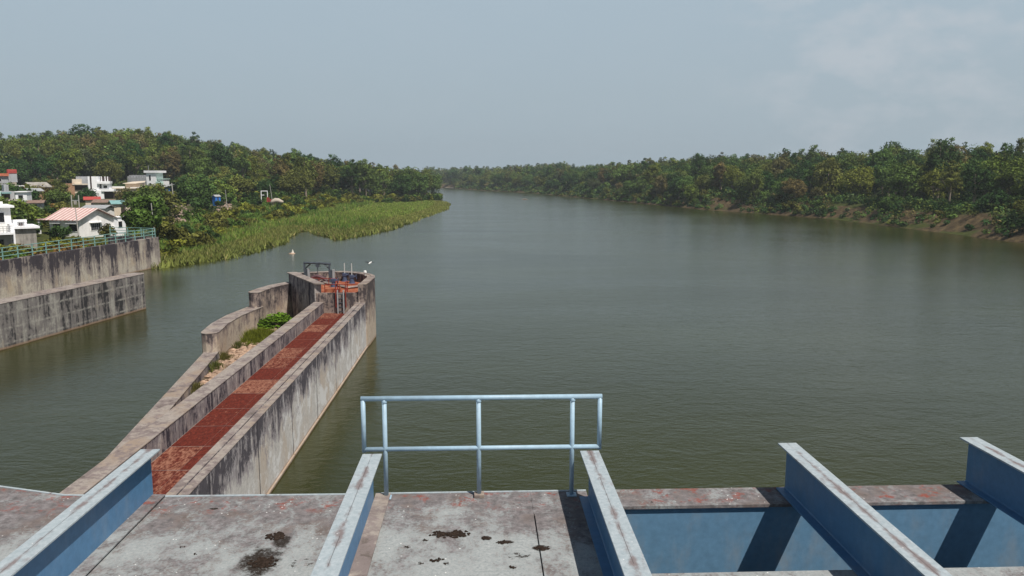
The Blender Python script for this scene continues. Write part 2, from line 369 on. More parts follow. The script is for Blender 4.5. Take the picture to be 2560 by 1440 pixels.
def np_mesh(name, V, nper, mat, attrs=None):
    """faces given as consecutive runs of nper vertices"""
    V = np.asarray(V, np.float32).reshape(-1, 3); n = len(V); nf = n // nper
    me = bpy.data.meshes.new(name); me.vertices.add(n); me.vertices.foreach_set('co', V.ravel())
    me.loops.add(n); me.loops.foreach_set('vertex_index', np.arange(n, dtype=np.int32))
    me.polygons.add(nf); me.polygons.foreach_set('loop_start', np.arange(0, n, nper, dtype=np.int32))
    me.polygons.foreach_set('loop_total', np.full(nf, nper, np.int32))
    me.update(calc_edges=True); me.materials.append(MAT[mat])
    for k, a in (attrs or {}).items():
        a = np.asarray(a, np.float32)
        if a.ndim == 1: me.attributes.new(k, 'FLOAT', 'FACE').data.foreach_set('value', a)
        else: me.attributes.new(k, 'FLOAT_COLOR', 'FACE').data.foreach_set('color', np.c_[a, np.ones(len(a), np.float32)].ravel())
    return me
def link(name, me, parent=None):
    o = bpy.data.objects.new(name, me); COL.objects.link(o)
    if parent: o.parent = parent
    return o
def wallpath(path, w):
    """outline of a wall of width w along a plan path"""
    P = [Vector((p[0], p[1])) for p in path]; L, R = [], []
    for i, p in enumerate(P):
        d = (P[min(i + 1, len(P) - 1)] - P[max(i - 1, 0)]).normalized(); n = Vector((-d.y, d.x)) * w / 2
        L.append(tuple(p + n)); R.append(tuple(p - n))
    return L + R[::-1]
def rnd_end(path, w, n=5):
    """same, with the first end rounded"""
    o = wallpath(path, w); a, b = Vector(o[0]), Vector(o[-1]); c = (a + b) / 2; d = (Vector(path[0]) - Vector(path[1])).normalized()
    arc = []
    for k in range(1, n):
        t = math.pi * k / n; arc.append(tuple(c + (b - c) * math.cos(t) + d * (w / 2) * math.sin(t)))
    return o + arc

# ------------------------------------------------------------------ terrain
RIVER = [(93, -80), (92, 60), (91, 128), (91.6, 160), (91, 207), (75, 258), (54.5, 388), (33, 516), (-1.6, 618), (-32, 743), (-120, 900), (-320, 1050),
         (-360, 900), (-200, 760), (-90, 600), (-42, 445), (-24, 408), (-19.8, 375), (-17.2, 345), (-14.6, 317), (-13.4, 261), (-16.5, 222), (-20.6, 164), (-26.0, 141.3), (-32.0, 152), (-36, 162), (-37.2, 160.5), (-34.8, 139), (-35.6, 108.6),
         (-39.9, 99), (-40.6, 98.7), (-43.5, 71), (-46.8, 40), (-52, -80)]
BUSH = [(-60, -60), (-47.2, 40), (-43.9, 71), (-41.2, 98.5)] + [tuple(at(px, py, 0.8)[:2]) for px, py in ((440, 622), (540, 588), (640, 565), (720, 548), (850, 517), (960, 508), (1040, 503), (1088, 496))] + [(-24.5, 395), (-32, 420), (-50, 455), (-95, 600), (-210, 760), (-380, 900)]
def seg_dist(X, Y, poly, closed):
    P = np.array(poly); Q = np.roll(P, -1, 0) if closed else P[1:]; P = P if closed else P[:-1]
    best = np.full(X.shape, 1e9); sgn = np.zeros(X.shape)
    for (ax, ay), (bx, by) in zip(P, Q):
        dx, dy = bx - ax, by - ay; t = np.clip(((X - ax) * dx + (Y - ay) * dy) / (dx * dx + dy * dy), 0, 1)
        d = np.hypot(X - ax - t * dx, Y - ay - t * dy); m = d < best
        best = np.where(m, d, best); sgn = np.where(m, np.sign(dx * (Y - ay) - dy * (X - ax)), sgn)
    return best, sgn
def inside(X, Y, poly):
    r = np.zeros(X.shape, bool); n = len(poly)
    for i in range(n):
        (ax, ay), (bx, by) = poly[i], poly[(i + 1) % n]
        c = (ay > Y) != (by > Y)
        r ^= c & (X < (bx - ax) * (Y - ay) / ((by - ay) if by != ay else 1e-9) + ax)
    return r
def wob(X, Y, s):
    return (np.sin(X / s + 1.3 * np.sin(Y / s * 0.7)) + np.sin(Y / s * 1.3 + 1.7 * np.sin(X / s * 0.6 + 2)) + 0.5 * np.sin((X + Y) / s * 2.3)) / 2.5
SKY_L = [(-400, 335), (0, 330), (100, 325), (200, 318), (350, 313), (430, 327), (500, 338), (600, 356), (700, 378), (800, 393), (900, 405), (1000, 418), (1110, 428), (1200, 428)]
SKY_R = [(1100, 431), (1250, 430), (1350, 420), (1450, 412), (1600, 399), (1750, 385), (1900, 380), (2000, 376), (2200, 362), (2350, 352), (2560, 346), (3200, 330)]
def sky_z(px, r, tab):
    y = np.interp(px, [a for a, _ in tab], [b for _, b in tab]); c = np.cos(np.arctan((px - 1280) / F))
    return HC + r * c * np.tan(np.arctan((720 - y) / F) - TH)
def ground(X, Y):
    X = np.asarray(X, float); Y = np.asarray(Y, float)
    d, _ = seg_dist(X, Y, RIVER, True); ins = inside(X, Y, RIVER); s = np.where(ins, -d, d)
    xm = np.interp(Y, [-100, 0, 300, 600, 800, 1100, 2000], [20, 20, 30, -30, -120, -345, -345]); left = X < xm
    r = np.hypot(X, Y); az = np.arctan2(X, np.maximum(Y, 1)) - YAW; px = 1280 + F * np.tan(np.clip(az, -1.2, 1.2))
    # left bank: reed flat, rough slope, village terrace, wooded hill
    bd, bs = seg_dist(X, Y, BUSH, False); t = bd * bs
    base = np.clip(2.0 + 0.018 * (r - 100), 1.6, 5.4) + 0.35 * wob(X, Y, 11)
    ridge = sky_z(px, np.clip(r, 300, 420), SKY_L) - 15.0
    base = base + (np.maximum(ridge, 1.5) - base) * smooth(285, 370, r)
    flat = 0.12 + np.clip(s, 0, 24) * 0.028
    zl = flat + (base - flat) * smooth(-1, 20, t)
    # right bank: cut earth slope, then woods
    s2 = s + 1.6 * wob(X, Y, 9) + 0.7 * wob(X + 40, Y, 3.5)
    gr = sky_z(px, r, SKY_R) - 13.0
    zr = 4.2 * smooth(-1, 10, s2) + (np.maximum(gr, 2) - 4.2) * smooth(10, 70, s) + 0.5 * wob(X, Y, 6) * smooth(0, 6, s2)
    z = np.where(left, zl, zr)
    z = np.where(s < 0, np.maximum(-3, s * 0.45 - 0.05), np.maximum(z, 0.04))
    far = smooth(900, 1500, r)
    return z * (1 - far) + far * np.where(s < 0, z, 4.0)
def gz(x, y): return float(ground(np.array([x]), np.array([y]))[0])
def axis(parts):
    o = []
    for a, b, st in parts: o += list(np.arange(a, b, st))
    return np.array(o + [parts[-1][1]])
def build_terrain():
    xs = axis([(-4000, -400, 400), (-400, -120, 10), (-120, -8, 1.6), (-8, 60, 6), (60, 130, 1.6), (130, 300, 8), (300, 4000, 400)])
    ys = axis([(-80, 90, 8), (90, 320, 1.8), (320, 800, 6), (800, 1400, 30), (1400, 6000, 400)])
    X, Y = np.meshgrid(xs, ys); Z = ground(X, Y); nx, ny = len(xs), len(ys)
    V = np.c_[X.ravel(), Y.ravel(), Z.ravel()]
    me = bpy.data.meshes.new('ground'); i = np.arange(nx * ny).reshape(ny, nx)
    q = np.stack([i[:-1, :-1], i[:-1, 1:], i[1:, 1:], i[1:, :-1]], -1).reshape(-1, 4)
    me.vertices.add(len(V)); me.vertices.foreach_set('co', V.astype(np.float32).ravel())
    me.loops.add(q.size); me.loops.foreach_set('vertex_index', q.astype(np.int32).ravel())
    me.polygons.add(len(q)); me.polygons.foreach_set('loop_start', np.arange(0, q.size, 4, dtype=np.int32)); me.polygons.foreach_set('loop_total', np.full(len(q), 4, np.int32))
    me.update(calc_edges=True); me.materials.append(MAT['bank_earth']); me.polygons.foreach_set('use_smooth', [True] * len(q))
    tag(link('ground', me), kind='structure')
    w = MB(); w.add([(-700, -80, 0), (130, -80, 0), (130, 1300, 0), (-700, 1300, 0)], [(0, 1, 2, 3)])
    tag(w.build('water', 'river_water'), kind='structure')
build_terrain()

# ------------------------------------------------------------------ training walls on the left
def left_walls():
    e = empty('training_wall', (-28.7, 67, 0), 0, 'low dark stained concrete training wall standing in the water at left', 'wall')
    p = [(-36.0, 20), (-31.45, 49.5), (-29.55, 65.5)]
    a = Vector((-28.55, 66.9)); b = Vector((-29.9, 67.15))
    poly = [(-36.0, 20), (-31.28, 50), (-28.62, 66.6), (-28.9, 67.2), (-29.7, 67.3), (-30.15, 66.8), (-32.75, 50), (-37.5, 20)]
    rel = [(x + 28.7, y - 67) for x, y in poly]
    MB().prism(rel, -3, 3.0).build('wall_body', 'stained_wall', e, bevel=0.04)
    big = [(x, y) for x, y in rel]; c = (np.mean([q[0] for q in rel]), np.mean([q[1] for q in rel]))
    MB().prism([(x + (0.02 if i < 4 else -0.02), y) for i, (x, y) in enumerate(rel)], 3.0, 3.035).build('coping', 'coping_concrete', e)
    e2 = empty('retaining_wall', (-40.1, 98.5, 0), 0, 'tall streaked concrete retaining wall on the left bank below the green railing', 'wall')
    poly = [(-50, -20), (-46.2, 40), (-43.05, 71), (-40.1, 98.3), (-40.35, 98.9), (-47.5, 101.5), (-47.5, 100.8), (-40.9, 98.2), (-43.7, 71), (-46.9, 40), (-50.7, -20)]
    rel2 = [(x + 40.1, y - 98.5) for x, y in poly]
    MB().prism(rel2, -3, 3.68).build('wall_body', 'streaked_wall', e2)
    # railing on its top
    r = empty('guard_railing', (-40.3, 98.4, 3.68), 0, 'pale green pipe railing along the top of the retaining wall', 'railing')
    path = [Vector((-46.55, 40)), Vector((-43.38, 71)), Vector((-40.55, 98.3)), Vector((-47.3, 101.1))]
    off = Vector((-40.3, 98.4))
    L = [0]
    for i in range(3): L.append(L[-1] + (path[i + 1] - path[i]).length)
    def pt(s):
        for i in range(3):
            if s <= L[i + 1] or i == 2: return path[i].lerp(path[i + 1], (s - L[i]) / (L[i + 1] - L[i])) - off
    ss = list(np.arange(0, L[2] - 0.5, 2.0)) + [L[2]] + [L[2] + 2.2, L[2] + 4.4, L[3]]
    for s in ss:
        p = pt(s); MB().box(p.x - .04, p.x + .04, p.y - .04, p.y + .04, 0, 1.12).build('post', 'green_rail', r)
    for h in (0.35, 0.72, 1.10):
        MB().tube([(*pt(s), h) for s in (0, L[1], L[2], L[3])], 0.036, 6).build('rail', 'green_rail', r)
left_walls()

# ------------------------------------------------------------------ the long pier with its round nose
def pier():
    e = empty('concrete_pier', (-9.3, 51, 0), 0, 'long concrete divide pier with a red walkway and a round nose in the river', 'pier')
    ox, oy = -9.3, 51.0
    def R(p): return [(x - ox, y - oy) for x, y in p]
    # outer parapet: two casts with an open joint along the top
    m = MB(); m.prism(R([(-7.93, 8.2), (-7.65, 8.2), (-7.65, 50.6), (-7.93, 50.6)]), -3, 3.0); m.prism(R([(-7.95, 8.2), (-7.93, 8.2), (-7.93, 50.6), (-7.95, 50.6)]), -3, 2.95)
    m.prism(R([(-8.22, 8.2), (-7.95, 8.2), (-7.95, 50.6), (-8.22, 50.6)]), 2.0, 3.02)
    o = m.build('parapet_wall', 'pier_concrete', e)
    MB().prism(R([(-8.23, 8.2), (-7.957, 8.2), (-7.957, 50.6), (-8.23, 50.6)]), 3.021, 3.04).build('coping', 'coping_concrete', o)
    MB().prism(R([(-7.925, 8.2), (-7.64, 8.2), (-7.64, 50.6), (-7.925, 50.6)]), 3.003, 3.022).build('coping', 'coping_concrete', o)
    MB().prism(R([(-7.66, 8.2), (-7.58, 8.2), (-7.58, 53.0), (-7.66, 53.0)]), -3, 0.10).build('footing', 'pier_concrete', e)
    m = MB(); m.prism(R([(-11.02, 8.2), (-10.42, 8.2), (-10.42, 50.9), (-11.02, 50.9)]), -3, 3.0)
    o = m.build('parapet_wall', 'pier_inner', e)
    MB().prism(R([(-11.04, 8.2), (-10.40, 8.2), (-10.40, 50.9), (-11.04, 50.9)]), 3.0, 3.03).build('coping', 'coping_concrete', o)
    # walkway: pale bed, red-washed slabs laid two abreast
    MB().prism(R([(-10.42, 8.2), (-8.22, 8.2), (-8.22, 51.0), (-10.42, 51.0)]), 1.6, 2.294).build('walkway_bed', 'coping_concrete', e)
    rows = [(.75, .2), (.3, .15), (.9, .15), (.25, .2), (.2, .15), (.85, .15), (.7, .3), (.15, .1), (.95, .85), (.15, .2), (.3, .05), (.1, .1), (.8, .15), (.75, .65), (.3, .1), (.15, .1), (.2, .15), (.7, .6), (.3, .2), (.2, .4)]
    V, pn = [], []
    n = len(rows); L = (50.95 - 8.2) / n
    for i, row in enumerate(rows):
        y1 = 50.95 - i * L; y0 = y1 - L + 0.035
        for (x0, x1), p in zip(((-10.40, -9.30), (-9.292, -8.24)), row):
            V += [(x0 - ox, y0 - oy, 2.30), (x1 - ox, y0 - oy, 2.30), (x1 - ox, y1 - oy, 2.30), (x0 - ox, y1 - oy, 2.30)]; pn.append(p)
    link('walkway_slabs', np_mesh('walkway_slabs', V, 4, 'red_floor', {'panel': pn}), e)
    # round nose: rim wall, floor, front wall and flank wall
    cx, cy, ra = -11.05, 53.9, 3.55
    outer = [(-7.60, 50.6), (-7.52, 51.6)] + [(cx + ra * math.cos(a), cy + (ra + .35) * math.sin(a)) for a in np.linspace(-0.12, 1.62, 14)] + [(-12.5, 57.4), (-13.9, 56.75)]
    w = 0.5; cen = Vector((-10.6, 53.2))
    inner = []
    for i, p in enumerate(outer):
        a = Vector(outer[max(i - 1, 0)]); b = Vector(outer[min(i + 1, len(outer) - 1)]); d = (b - a).normalized(); nn = Vector((-d.y, d.x)); inner.append(tuple(Vector(p) + nn * w))
    inner[0] = (-8.1, 50.6); inner[-1] = (-13.25, 56.45)
    def ring(a, b): return R(a) + R(b)[::-1]
    o = MB().prism(ring(outer, inner), -3, 4.2).build('nose_wall', 'tower_concrete', e)
    mid = [tuple(Vector(p).lerp(Vector(q), .48)) for p, q in zip(outer, inner)]; mid2 = [tuple(Vector(p).lerp(Vector(q), .53)) for p, q in zip(outer, inner)]
    big = [tuple(Vector(p).lerp(Vector(q), -.05)) for p, q in zip(outer, inner)]; sm = [tuple(Vector(p).lerp(Vector(q), 1.05)) for p, q in zip(outer, inner)]
    MB().prism(ring(big, mid), 4.2, 4.245).build('coping', 'coping_concrete', o); MB().prism(ring(mid2, sm), 4.2, 4.235).build('coping', 'coping_concrete', o)
    fl = [(-8.1, 51.1)] + [tuple(Vector(p)) for p in inner[1:]] + [(-10.7, 51.1)]
    MB().prism(R(fl), -2.5, 3.58).build('nose_floor', 'orange_floor', e)
    MB().prism(R([(-10.9, 50.9), (-7.62, 50.605), (-7.62, 51.1), (-10.9, 51.1)]), -3, 3.62, 0).build('front_wall', 'tower_concrete', e)
    MB().prism(R([(-8.1, 50.55), (-7.63, 50.55), (-7.63, 50.604), (-8.1, 50.604)]), -1, 4.19).build('pilaster', 'tower_concrete', e)
    fw = [(-10.55, 50.92), (-10.98, 50.92), (-14.05, 56.7), (-13.6, 56.95)]
    o = MB().prism(R(fw), -3, 4.21).build('flank_wall', 'pier_inner', e)
    MB().prism(R([(-10.25, 50.6), (-11.05, 50.85), (-14.2, 56.75), (-13.55, 57.0)]), 4.212, 4.29).build('coping', 'coping_concrete', o)
    # kerbs on the nose floor
    MB().tube([(-11.7 - ox, 56.2 - oy, 3.68), (-9.2 - ox, 53.0 - oy, 3.68)], 0.10, 4).build('floor_kerb', 'coping_concrete', e)
    MB().tube([(-9.2 - ox, 52.9 - oy, 3.68), (-8.1 - ox, 53.9 - oy, 3.68)], 0.09, 4).build('floor_kerb', 'coping_concrete', e)
    MB().prism(R([(-10.4, 51.4), (-9.5, 51.4), (-9.5, 52.3), (-10.4, 52.3)]), 3.58, 3.80).build('floor_plinth', 'orange_floor', e)
    # curved guide walls stepping up to the nose, and the low sill wall
    g3 = [(-15.2, 52.1), (-15.05, 53.6), (-14.7, 55.2), (-13.95, 56.8)]
    o = MB().prism(R(rnd_end(g3, 0.8)), -3, 3.52).build('guide_wall', 'tower_concrete', e); MB().prism(R(rnd_end(g3, .84)), 3.52, 3.56).build('coping', 'coping_concrete', o)
    g2 = [(-15.3, 43.6), (-15.62, 46.2), (-15.62, 49.0), (-15.2, 52.3)]
    o = MB().prism(R(rnd_end(g2, 0.95)), -3, 2.5).build('guide_wall', 'tower_concrete', e); MB().prism(R(rnd_end(g2, .99)), 2.5, 2.54).build('coping', 'coping_concrete', o)
    g1 = [(-10.9, 13.5), (-12.9, 27.5), (-15.25, 43.7)]
    o = MB().prism(R(wallpath(g1, 0.75)), -3, 1.42).build('guide_wall', 'pier_inner', e); MB().prism(R(wallpath(g1, .79)), 1.42, 1.46).build('coping', 'coping_concrete', o)
    MB().prism(R([(-11.0, 15), (-11.0, 51), (-13.8, 56.6), (-14.7, 54.5), (-15.3, 49), (-15.1, 44), (-12.7, 27)]), -3, 1.02).build('fill_bed', 'soil', e)
pier()

def pier_fittings():
    # hoist portal
    e = empty('hoist_portal', (-11.9, 56.0, 3.58), 0, 'dark grey steel hoist portal frame standing on the pier nose', 'hoist frame')
    A = at_y(764, 690, 56.4); B = at_y(826, 690, 55.6); ax, bx = A[0] + 11.9, B[0] + 11.9; ay, by = .4, -.4
    zt = at_y(764, 660, 56.4)[2] - 3.58; zt2 = at_y(820, 656, 55.6)[2] - 3.58; zt = (zt + zt2) / 2
    for x, y in ((ax, ay), (bx, by)):
        MB().box(x - .11, x + .0, y - .08, y + .08, 0, zt).build('post', 'gantry_steel', e)
        MB().box(x + .16, x + .30, y - .08, y + .08, 0, zt * .72).build('guide_channel', 'sheet_grey', e)
        MB().box(x - .0, x + .16, y - .03, y + .03, .1, zt * .68).build('guide_plate', 'gantry_steel', e)
    m = MB(); m.tube([(ax - .1, ay, zt), (bx + .05, by, zt)], 0.075, 4); m.build('cross_beam', 'gantry_steel', e)
    MB().tube([(ax, ay, zt - .42), (ax + .42, ay - .18, zt - .06)], .05, 4).build('brace', 'gantry_steel', e)
    MB().tube([(bx, by, zt - .42), (bx - .42, by + .18, zt - .06)], .05, 4).build('brace', 'gantry_steel', e)
    mx, my = (ax + bx) / 2, 0
    MB().tube([(mx, my, zt - .05), (mx, my, .35)], .03, 6).build('hoist_rod', 'gantry_steel', e)
    MB().box(mx - .12, mx + .12, my - .1, my + .1, zt - .28, zt - .06).build('hoist_block', 'gantry_steel', e)
    a = [(mx - .75 + .15 * k, my - .25, .12 + .42 * math.sin(math.pi * k / 10)) for k in range(11)]
    MB().tube(a, .12, 6).build('gate_arch', 'mauve_steel', e)
    # valve pedestals
    def valve(x, y, stem, lab):
        e = empty('sluice_valve', (x, y, 3.58), 0, lab, 'valve', 'valve pedestals on the pier nose')
        MB().tube([(0, 0, 0), (0, 0, .05), (0, 0, .38)], [.26, .2, .10], 10).build('pedestal', 'valve_paint', e)
        m = MB(); m.box(-.15, .15, -.13, .13, .36, .60); m.tube([(.12, 0, .47), (.32, 0, .47)], .08, 8); m.build('gearbox', 'valve_paint', e, bevel=.02)
        MB().tube([(.32 + .0, .17 * math.cos(a), .47 + .17 * math.sin(a)) for a in np.linspace(0, 2 * math.pi, 13)], .022, 5).build('hand_wheel', 'valve_paint', e)
        if stem: MB().tube([(0, 0, .58), (0, 0, .58 + stem)], .035, 6).build('stem', 'galvanised', e)
    p = at(862, 703, 3.58); valve(p[0], p[1], .75, 'blue valve pedestal with a pale stem near the rear rim')
    p = at(880, 708, 3.58); valve(p[0], p[1], .85, 'blue valve pedestal with a pale stem nearest the round rim')
    p = at(834, 718, 3.58); valve(p[0], p[1], 0, 'blue valve pedestal without a stem near the ladder head')
    # rim lamp
    p = at(913, 689, 4.24); e = empty('marker_lamp', p, 0, 'small white marker lamp on the rim of the pier nose', 'lamp')
    MB().tube([(0, 0, 0), (0, 0, .16)], .05, 8).build('stand', 'galvanised', e); MB().tube([(0, 0, .16), (0, 0, .2), (0, 0, .32), (0, 0, .36)], [.06, .11, .11, .05], 10).build('lamp_head', 'white_enamel', e)
    # ladder
    xl = at_y(851, 740, 50.55)[0]
    e = empty('wall_ladder', (xl, 50.62, 2.3), 0, 'steel ladder fixed to the front wall of the pier nose', 'ladder')
    for s in (-.19, .19): MB().box(s - .035, s + .035, -.05, .02, 0, 1.55).build('stile', 'sheet_grey', e)
    for k in range(5): MB().tube([(-.17, -.02, .15 + k * .28), (.17, -.02, .15 + k * .28)], .022, 6).build('rung', 'gantry_steel', e)
    # red hand hoops at the ladder head
    for s, nm in ((-.32, 'left'), (.32, 'right')):
        e = empty('hand_hoop', (xl + s, 50.75, 2.75), 0, 'red hand hoop beside the ladder head, %s of the ladder' % nm, 'handrail', 'red hand hoops at the ladder')
        MB().tube([(0, -.1, -.05), (0, -.1, 1.45), (0, 0, 1.6), (0, .55, 1.6), (0, .62, 1.5), (0, .62, .84)], .035, 6).build('hoop_pipe', 'red_oxide', e)
        MB().tube([(0, -.1, .9), (0, .62, 1.2)], .025, 6).build('brace', 'red_oxide', e)
    # low red railing on the nose floor
    e = empty('floor_railing', (-10.5, 51.25, 3.58), 0, 'low red pipe railing along the front of the nose floor', 'railing')
    for x in (0.1, 1.05, 2.35): MB().tube([(x, .1, 0), (x, .1, .55)], .03, 6).build('post', 'red_oxide', e)
    MB().tube([(.1, .1, .55), (2.35, .1, .55)], .026, 6).build('rail', 'red_oxide', e)
    e = empty('hoist_railing', (-11.6, 54.9, 3.58), 0, 'low red pipe railing in front of the hoist portal', 'railing')
    for x in (-.6, .1, .8, 1.4): MB().tube([(x, -.15 * x, 0), (x, -.15 * x, .5)], .028, 6).build('post', 'red_oxide', e)
    MB().tube([(-.6, .09, .5), (1.4, -.21, .5)], .026, 6).build('rail', 'red_oxide', e)
pier_fittings()

# ------------------------------------------------------------------ foreground: gate bridge deck, girders, beams, railing
BEAM_X = [-5.5, -3.335, -1.095, 1.055, 3.11, 5.08, 7.2]
BEAM_Y = [7.75, 7.64, 7.42, 7.43, 7.58, 7.68, 7.75]
def deck():
    p = empty('deck_plate', (-2.2, 6, 8.0), 0, 'weathered steel deck plate with pale worn patches between the two left beams', 'deck plate', 'deck plates of the gate bridge')
    m = MB(); m.prism([(-1.12, -5), (1.08, -5), (1.08, 1.58), (-1.12, 1.60)], -.03, 0); m.build('plate', 'deck_plate', p)
    MB().prism([(-1.12, 1.602), (1.08, 1.582), (1.08, 1.612), (-1.12, 1.635)], -.4, .006).build('lip', 'dusty_flange', p)
    MB().prism([(-1.128, -5), (-1.0, -5), (-1.0, 1.60), (-1.128, 1.60)], .0192, .03).build('edge_strip', 'deck_plate', p)
    p = empty('deck_plate', (-4.4, 6, 8.0), 0, 'brown stained steel deck plate beyond the leftmost beam', 'deck plate', 'deck plates of the gate bridge')
    MB().prism([(-5, -5), (1.06, -5), (1.06, 1.61), (.16, 1.67), (-.65, 1.93), (-5, 2.6)], -.03, 0).build('plate', 'deck_plate', p)
    MB().prism([(-5, 2.602), (-.65, 1.932), (.16, 1.672), (1.06, 1.612), (1.06, 1.64), (.16, 1.70), (-.65, 1.96), (-5, 2.63)], -.4, .006).build('lip', 'dusty_flange', p)
    p = empty('deck_plate', (0, 6, 8.0), 0, 'dirt spotted steel deck plate behind the blue pipe railing', 'deck plate', 'deck plates of the gate bridge')
    m = MB(); m.prism([(-1.09, -5), (.475, -5), (.475, 1.59), (-1.09, 1.59)], -.03, 0); m.build('plate', 'deck_plate', p)
    MB().prism([(.487, -5), (1.05, -5), (1.05, 1.06), (.487, 1.06)], -.03, .004).build('patch_plate', 'deck_plate', p)
    MB().prism([(.477, 1.072), (1.05, 1.072), (1.05, 1.59), (.477, 1.59)], -.03, 0).build('patch_plate', 'deck_plate', p)
    MB().prism([(-1.088, -5), (-.94, -5), (-.94, 1.55), (-1.088, 1.55)], .0192, .03).build('edge_strip', 'coping_concrete', p)
    MB().prism([(-1.09, 1.592), (1.05, 1.592), (1.05, 1.62), (-1.09, 1.62)], -.4, .006).build('lip', 'dusty_flange', p)
    MB().prism([(-1.1, -5), (1.1, -5), (1.1, 1.55), (-1.1, 1.55)], -.06, -.034).build('under_plate', 'gantry_steel', p)
    # carrying girders: box girders running across, open pits between them on the right
    def girder(x0, x1, y0, y1, lab):
        g = empty('plate_girder', ((x0 + x1) / 2, y0, 8.0), 0, lab, 'girder', 'girders under the beams')
        h = (x1 - x0) / 2; w = y1 - y0
        MB().box(-h, h, 0, w, -.03, 0).build('top_flange', 'deck_plate', g)
        MB().box(-h, h, .03, .05, -1.9, -.03).build('web', 'blue_girder', g)
        MB().box(-h, h, w - .06, w - .04, -1.9, -.03).build('web', 'blue_girder', g)
        MB().box(-h, h, 0, w, -1.93, -1.9).build('bottom_flange', 'blue_girder', g)
    girder(1.10, 9.2, 7.20, 7.62, 'dirty topped blue plate girder closing the open pits at the water side')
    girder(1.10, 9.2, 5.52, 5.90, 'dirty topped blue plate girder on the near side of the open pits')
    g = empty('edge_girder', (-4, 7.3, 8.0), 0, 'blue edge girder carrying the deck plates above the pier', 'girder')
    MB().box(-5, 5.05, 0, .02, -1.9, -.062).build('web', 'blue_girder', g); MB().box(-5, 5.05, -.15, .2, -1.93, -1.9).build('bottom_flange', 'blue_girder', g)
    labs = ['blue painted steel beam at the far left edge of the bridge', 'blue steel beam on the left pointing at the red walkway', 'blue steel beam under the left end of the pipe railing',
            'blue steel beam under the right end of the pipe railing', 'blue steel beam crossing the open pits, middle of the right side', 'blue steel beam at the right edge above the second pit', 'blue steel beam beyond the right edge of the pits']
    for x, ye, lb in zip(BEAM_X[1:6], BEAM_Y[1:6], labs[1:6]):
        b = empty('steel_beam', (x, ye, 8.0), 0, lb, 'beam', 'parallel beams of the gate bridge')
        MB().box(-.095, .095, -8, 0, .474, .492).build('top_flange', 'dusty_flange', b, bevel=.003)
        MB().box(-.006, .006, -8, -.02, .018, .474).build('web', 'blue_web', b)
        MB().box(-.095, .095, -8, -.01, .005, .018).build('bottom_flange', 'blue_web', b)
        m = MB()
        m.tube([(-.006, -8, .022), (-.006, -.02, .022)], .008, 4); m.build('weld_bead', 'blue_web', b)
    # pipe railing
    Y = 7.50
    r = empty('pipe_railing', (0, Y, 8.0), 0, 'light blue pipe railing at the end of the deck between two beams', 'railing')
    def px(x, y): q = at_y(x, y, Y); return q[0], q[2] - 8.0
    xl, zt = px(907, 997); xr, zt2 = px(1500, 991); _, zm = px(1196, 1120); zt = (zt + zt2) / 2; rad = .023
    MB().tube([(xl - .02, 0, zt), (xr + .02, 0, zt)], rad + .002, 14).build('top_rail', 'blue_rail', r, True)
    MB().tube([(xl, 0, zm), (xr, 0, zm)], rad, 14).build('mid_rail', 'blue_rail', r, True)
    for x in (xl, xr): MB().tube([(x, 0, zm - .025), (x, 0, zt)], rad, 14).build('end_upright', 'blue_rail', r, True)
    for i, a in enumerate((963, 1197, 1430)):
        x, _ = px(a, 1110); o = MB().tube([(x, 0, 0), (x, 0, zt)], rad, 14).build('post', 'blue_rail', r, True)
        MB().tube([(x, 0, zt - .04), (x, 0, zt - .02)], rad + .006, 14).build('weld_collar', 'blue_rail', o)
        MB().box(x - .05, x + .05, -.05, .05, 0, .035 if i == 1 else .012).build('foot_plate', 'coping_concrete' if i == 1 else 'blue_rail', o, bevel=.004)
deck()

def clods():
    """dried clods lying on the deck"""
    rng = random.Random(4)
    spots = [(1125, 1335, .10, 1.9, 'largest dark brown clod on the middle deck plate'), (1215, 1345, .045, 1, 'round dark clod right of the largest clod'), (1263, 1355, .05, 1.6, 'thin curved clod near the plate joint'),
             (1092, 1400, .045, 1.2, 'dark clod in the lower part of the middle deck plate'), (1018, 1367, .028, 1, 'small clod left of the largest clod'), (1282, 1418, .035, 1, 'small clod near the foot of the plate joint'),
             (1355, 1370, .055, 1.3, 'flat brown clod on the patch plate'), (1051, 1408, .025, 1, 'tiny clod on the lower left of the middle plate'), (1115, 1408, .025, 1, 'tiny clod beside the lower dark clod'), (1063, 1350, .028, 1, 'flat ring of dry dirt left of the largest clod'),
             (660, 1405, .12, 1.0, 'big black patch of dried dirt on the left deck plate'), (690, 1340, .09, 1.0, 'brown dirt clump above the big black patch'), (455, 1367, .02, 1.3, 'small fleck of dirt on the pale part of the left plate'), (487, 1385, .022, 1.3, 'second fleck of dirt on the pale part of the left plate')]
    for px, py, r, el, lab in spots:
        p = at(px, py, 8.004); m = MB(); n = int(min(160, max(14, 34 * (r / .05) ** 1.3)))
        for k in range(n):
            a = rng.uniform(0, 6.28); q = r * rng.random() ** .8; cx = q * math.cos(a) * el; cy = q * math.sin(a) * .75; s = min(r * rng.uniform(.14, .36), .02) * rng.uniform(.6, 1.1)
            pts = []
            for u in range(6):
                t = 6.28 * u / 6; pts.append((cx + s * math.cos(t) * rng.uniform(.6, 1.3), cy + s * math.sin(t) * rng.uniform(.6, 1.3), 0))
            h = s * rng.uniform(.25, .6); top = [(cx + (x - cx) * .55, cy + (y - cy) * .55, h) for x, y, _ in pts]
            m.add(pts + top, [(i, (i + 1) % 6, 6 + (i + 1) % 6, 6 + i) for i in range(6)] + [(6, 7, 8, 9, 10, 11)])
        o = m.build('dirt_clod', 'clod'); o.location = p; tag(o, lab, 'dirt clod', 'dirt clods on the deck')
clods()
